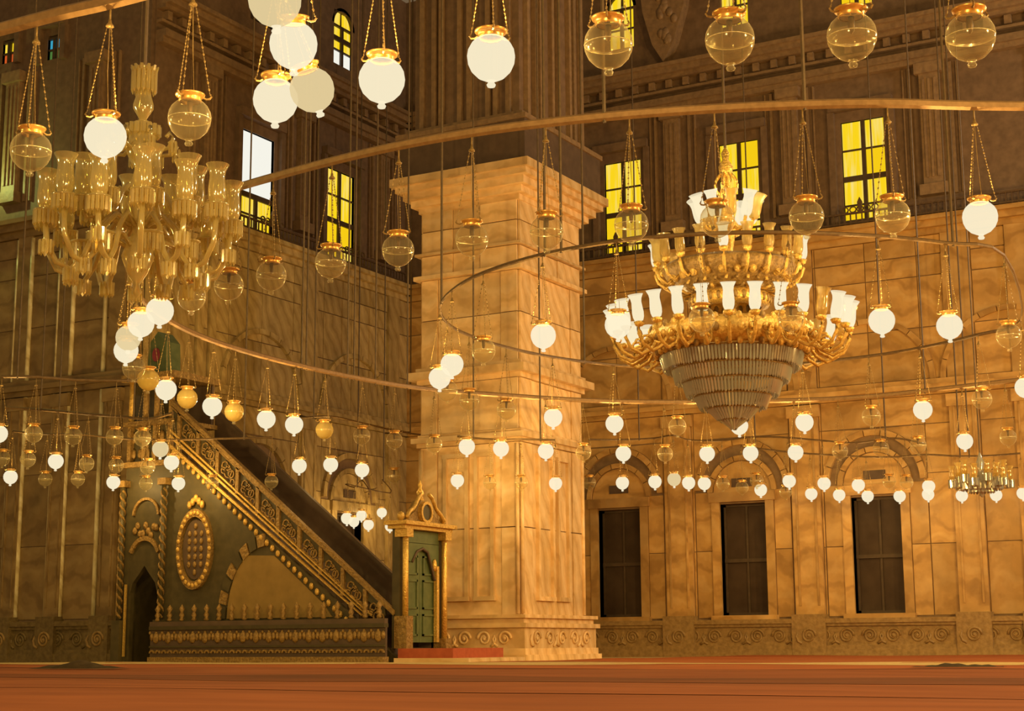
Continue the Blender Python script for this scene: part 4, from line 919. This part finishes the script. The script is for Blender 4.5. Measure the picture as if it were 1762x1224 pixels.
for i in range(20):
    a = 2*PI*i/20; R = 1.17
    pts = [(r_*math.cos(a), r_*math.sin(a), bz(y_)) for r_, y_ in ((.9, 478), (1.02, 490), (1.14, 480), (1.19, 466), (1.17, 452))]
    ar = MB().tube(pts, .028, 6).build('scroll_arm', 'gold', bc, True)
    MB(lambda x, y, z, a=a: (x+R*math.cos(a), y+R*math.sin(a), z)).lathe([(.001, bz(460)), (.06, bz(457)), (.08, bz(451)), (.03, bz(449))], seg=8).build('candle_cup', 'goldbright', ar, True)
    til = Matrix.Translation((R*math.cos(a), R*math.sin(a), bz(450)))@Matrix.Rotation(a, 4, 'Z')@Matrix.Rotation(.08, 4, 'Y')@Matrix.Scale(1.0, 4)
    put('glass_shade', S_LIT if i % 5 in (1,) else S_AMB, ar, til)
for i in range(10):
    a = 2*PI*i/10+.2; R = .42
    pts = [(r_*math.cos(a), r_*math.sin(a), bz(y_)) for r_, y_ in ((.14, 385), (.26, 396), (.38, 390), (.43, 372))]
    ar = MB().tube(pts, .028, 6).build('scroll_arm', 'goldbright', bc, True)
    til = Matrix.Translation((R*math.cos(a), R*math.sin(a), bz(374)))@Matrix.Rotation(a, 4, 'Z')@Matrix.Rotation(.30, 4, 'Y')@Matrix.Scale(1.15, 4)
    put('glass_shade', S_LIT if i % 4 else S_AMB, ar, til)
for i in range(8):
    a = 2*PI*i/8; MB().tube([((.1+.1*math.sin(t*.5))*math.cos(a), (.1+.1*math.sin(t*.5))*math.sin(a), bz(330)+t*.06) for t in range(8)], .018, 5).build('stem_scroll', 'goldbright', bc, True)
MB().tube([(0, 0, bz(240)), (0, 0, TOP-BCz)], .022, 6).build('suspension_rod', 'rod', bc)
for r_, y_, n_, pw in ((1.9, 545, 6, 36), (1.25, 415, 4, 9), (.45, 345, 3, 12)):
    for i in range(n_):
        a = 2*PI*i/n_+.4; l = point('chandelier_light', (r_*math.cos(a), r_*math.sin(a), bz(y_)+.25), pw, (1, .7, .3)); l.parent = bc

# small far chandelier at right
SC_ = at_d(1690, 855, 33.0)
sc = tag(empty('small_chandelier', SC_), 'small dark crystal chandelier hanging before the right wall at far right', 'chandelier')
MB().lathe([(.001, -.02), (.06, .03), (.04, .08), (.16, .16), (.22, .28), (.1, .4), (.05, .55), (.09, .7), (.04, .85), (.001, .95)], seg=14).build('crystal_stem', 'crystalgrey', sc, True)
for i in range(12):
    a = 2*PI*i/12; R = .6 if i % 2 else .46
    pts = [(r_*math.cos(a), r_*math.sin(a), z_) for r_, z_ in ((.1, .35), (.25, .2), (R-.08, .18), (R, .32))]
    ar = MB().tube(pts, .018, 5).build('chandelier_arm', 'golddim', sc, True)
    mt = Matrix.Translation((R*math.cos(a), R*math.sin(a), .34+(.1 if i % 2 == 0 else 0)))@Matrix.Scale(.8, 4)
    put('drip_dish', BOB, ar, mt); put('prism_fringe', fringe(.09, .22, 10, 'crystalgrey'), ar, mt); put('glass_shade', S_AMB, ar, mt)
put('lower_fringe', fringe(.24, .2, 20, 'crystalgrey'), sc, Matrix.Translation((0, 0, .26))); put('lower_fringe', fringe(.4, .18, 26, 'crystalgrey'), sc, Matrix.Translation((0, 0, .3)))
MB().tube([(0, 0, .9), (0, 0, TOP-SC_.z)], .015, 5).build('suspension_rod', 'rod', sc)

# greenish tube lamp on the left wall just past the edge of the picture
gl = at_y(-70, 300, YA-.5)
wlm = tag(empty('wall_lamp', gl), 'greenish tube lamp on the upper wall at the far left edge', 'lamp')
MB().box(-.06, .06, .0, .5, -.5, -.44).build('bracket', 'iron', wlm); MB().tube([(0, 0, -.4), (0, 0, .4)], .05, 8).build('tube', emit('green_tube', (.7, .9, .3), 1.0), wlm, True)
l = point('tube_light', (.25, -.45, 0), 130, (.75, .95, .25), .05); l.parent = wlm
print('lamps', lampcount[0], 'objects', len(bpy.data.objects))
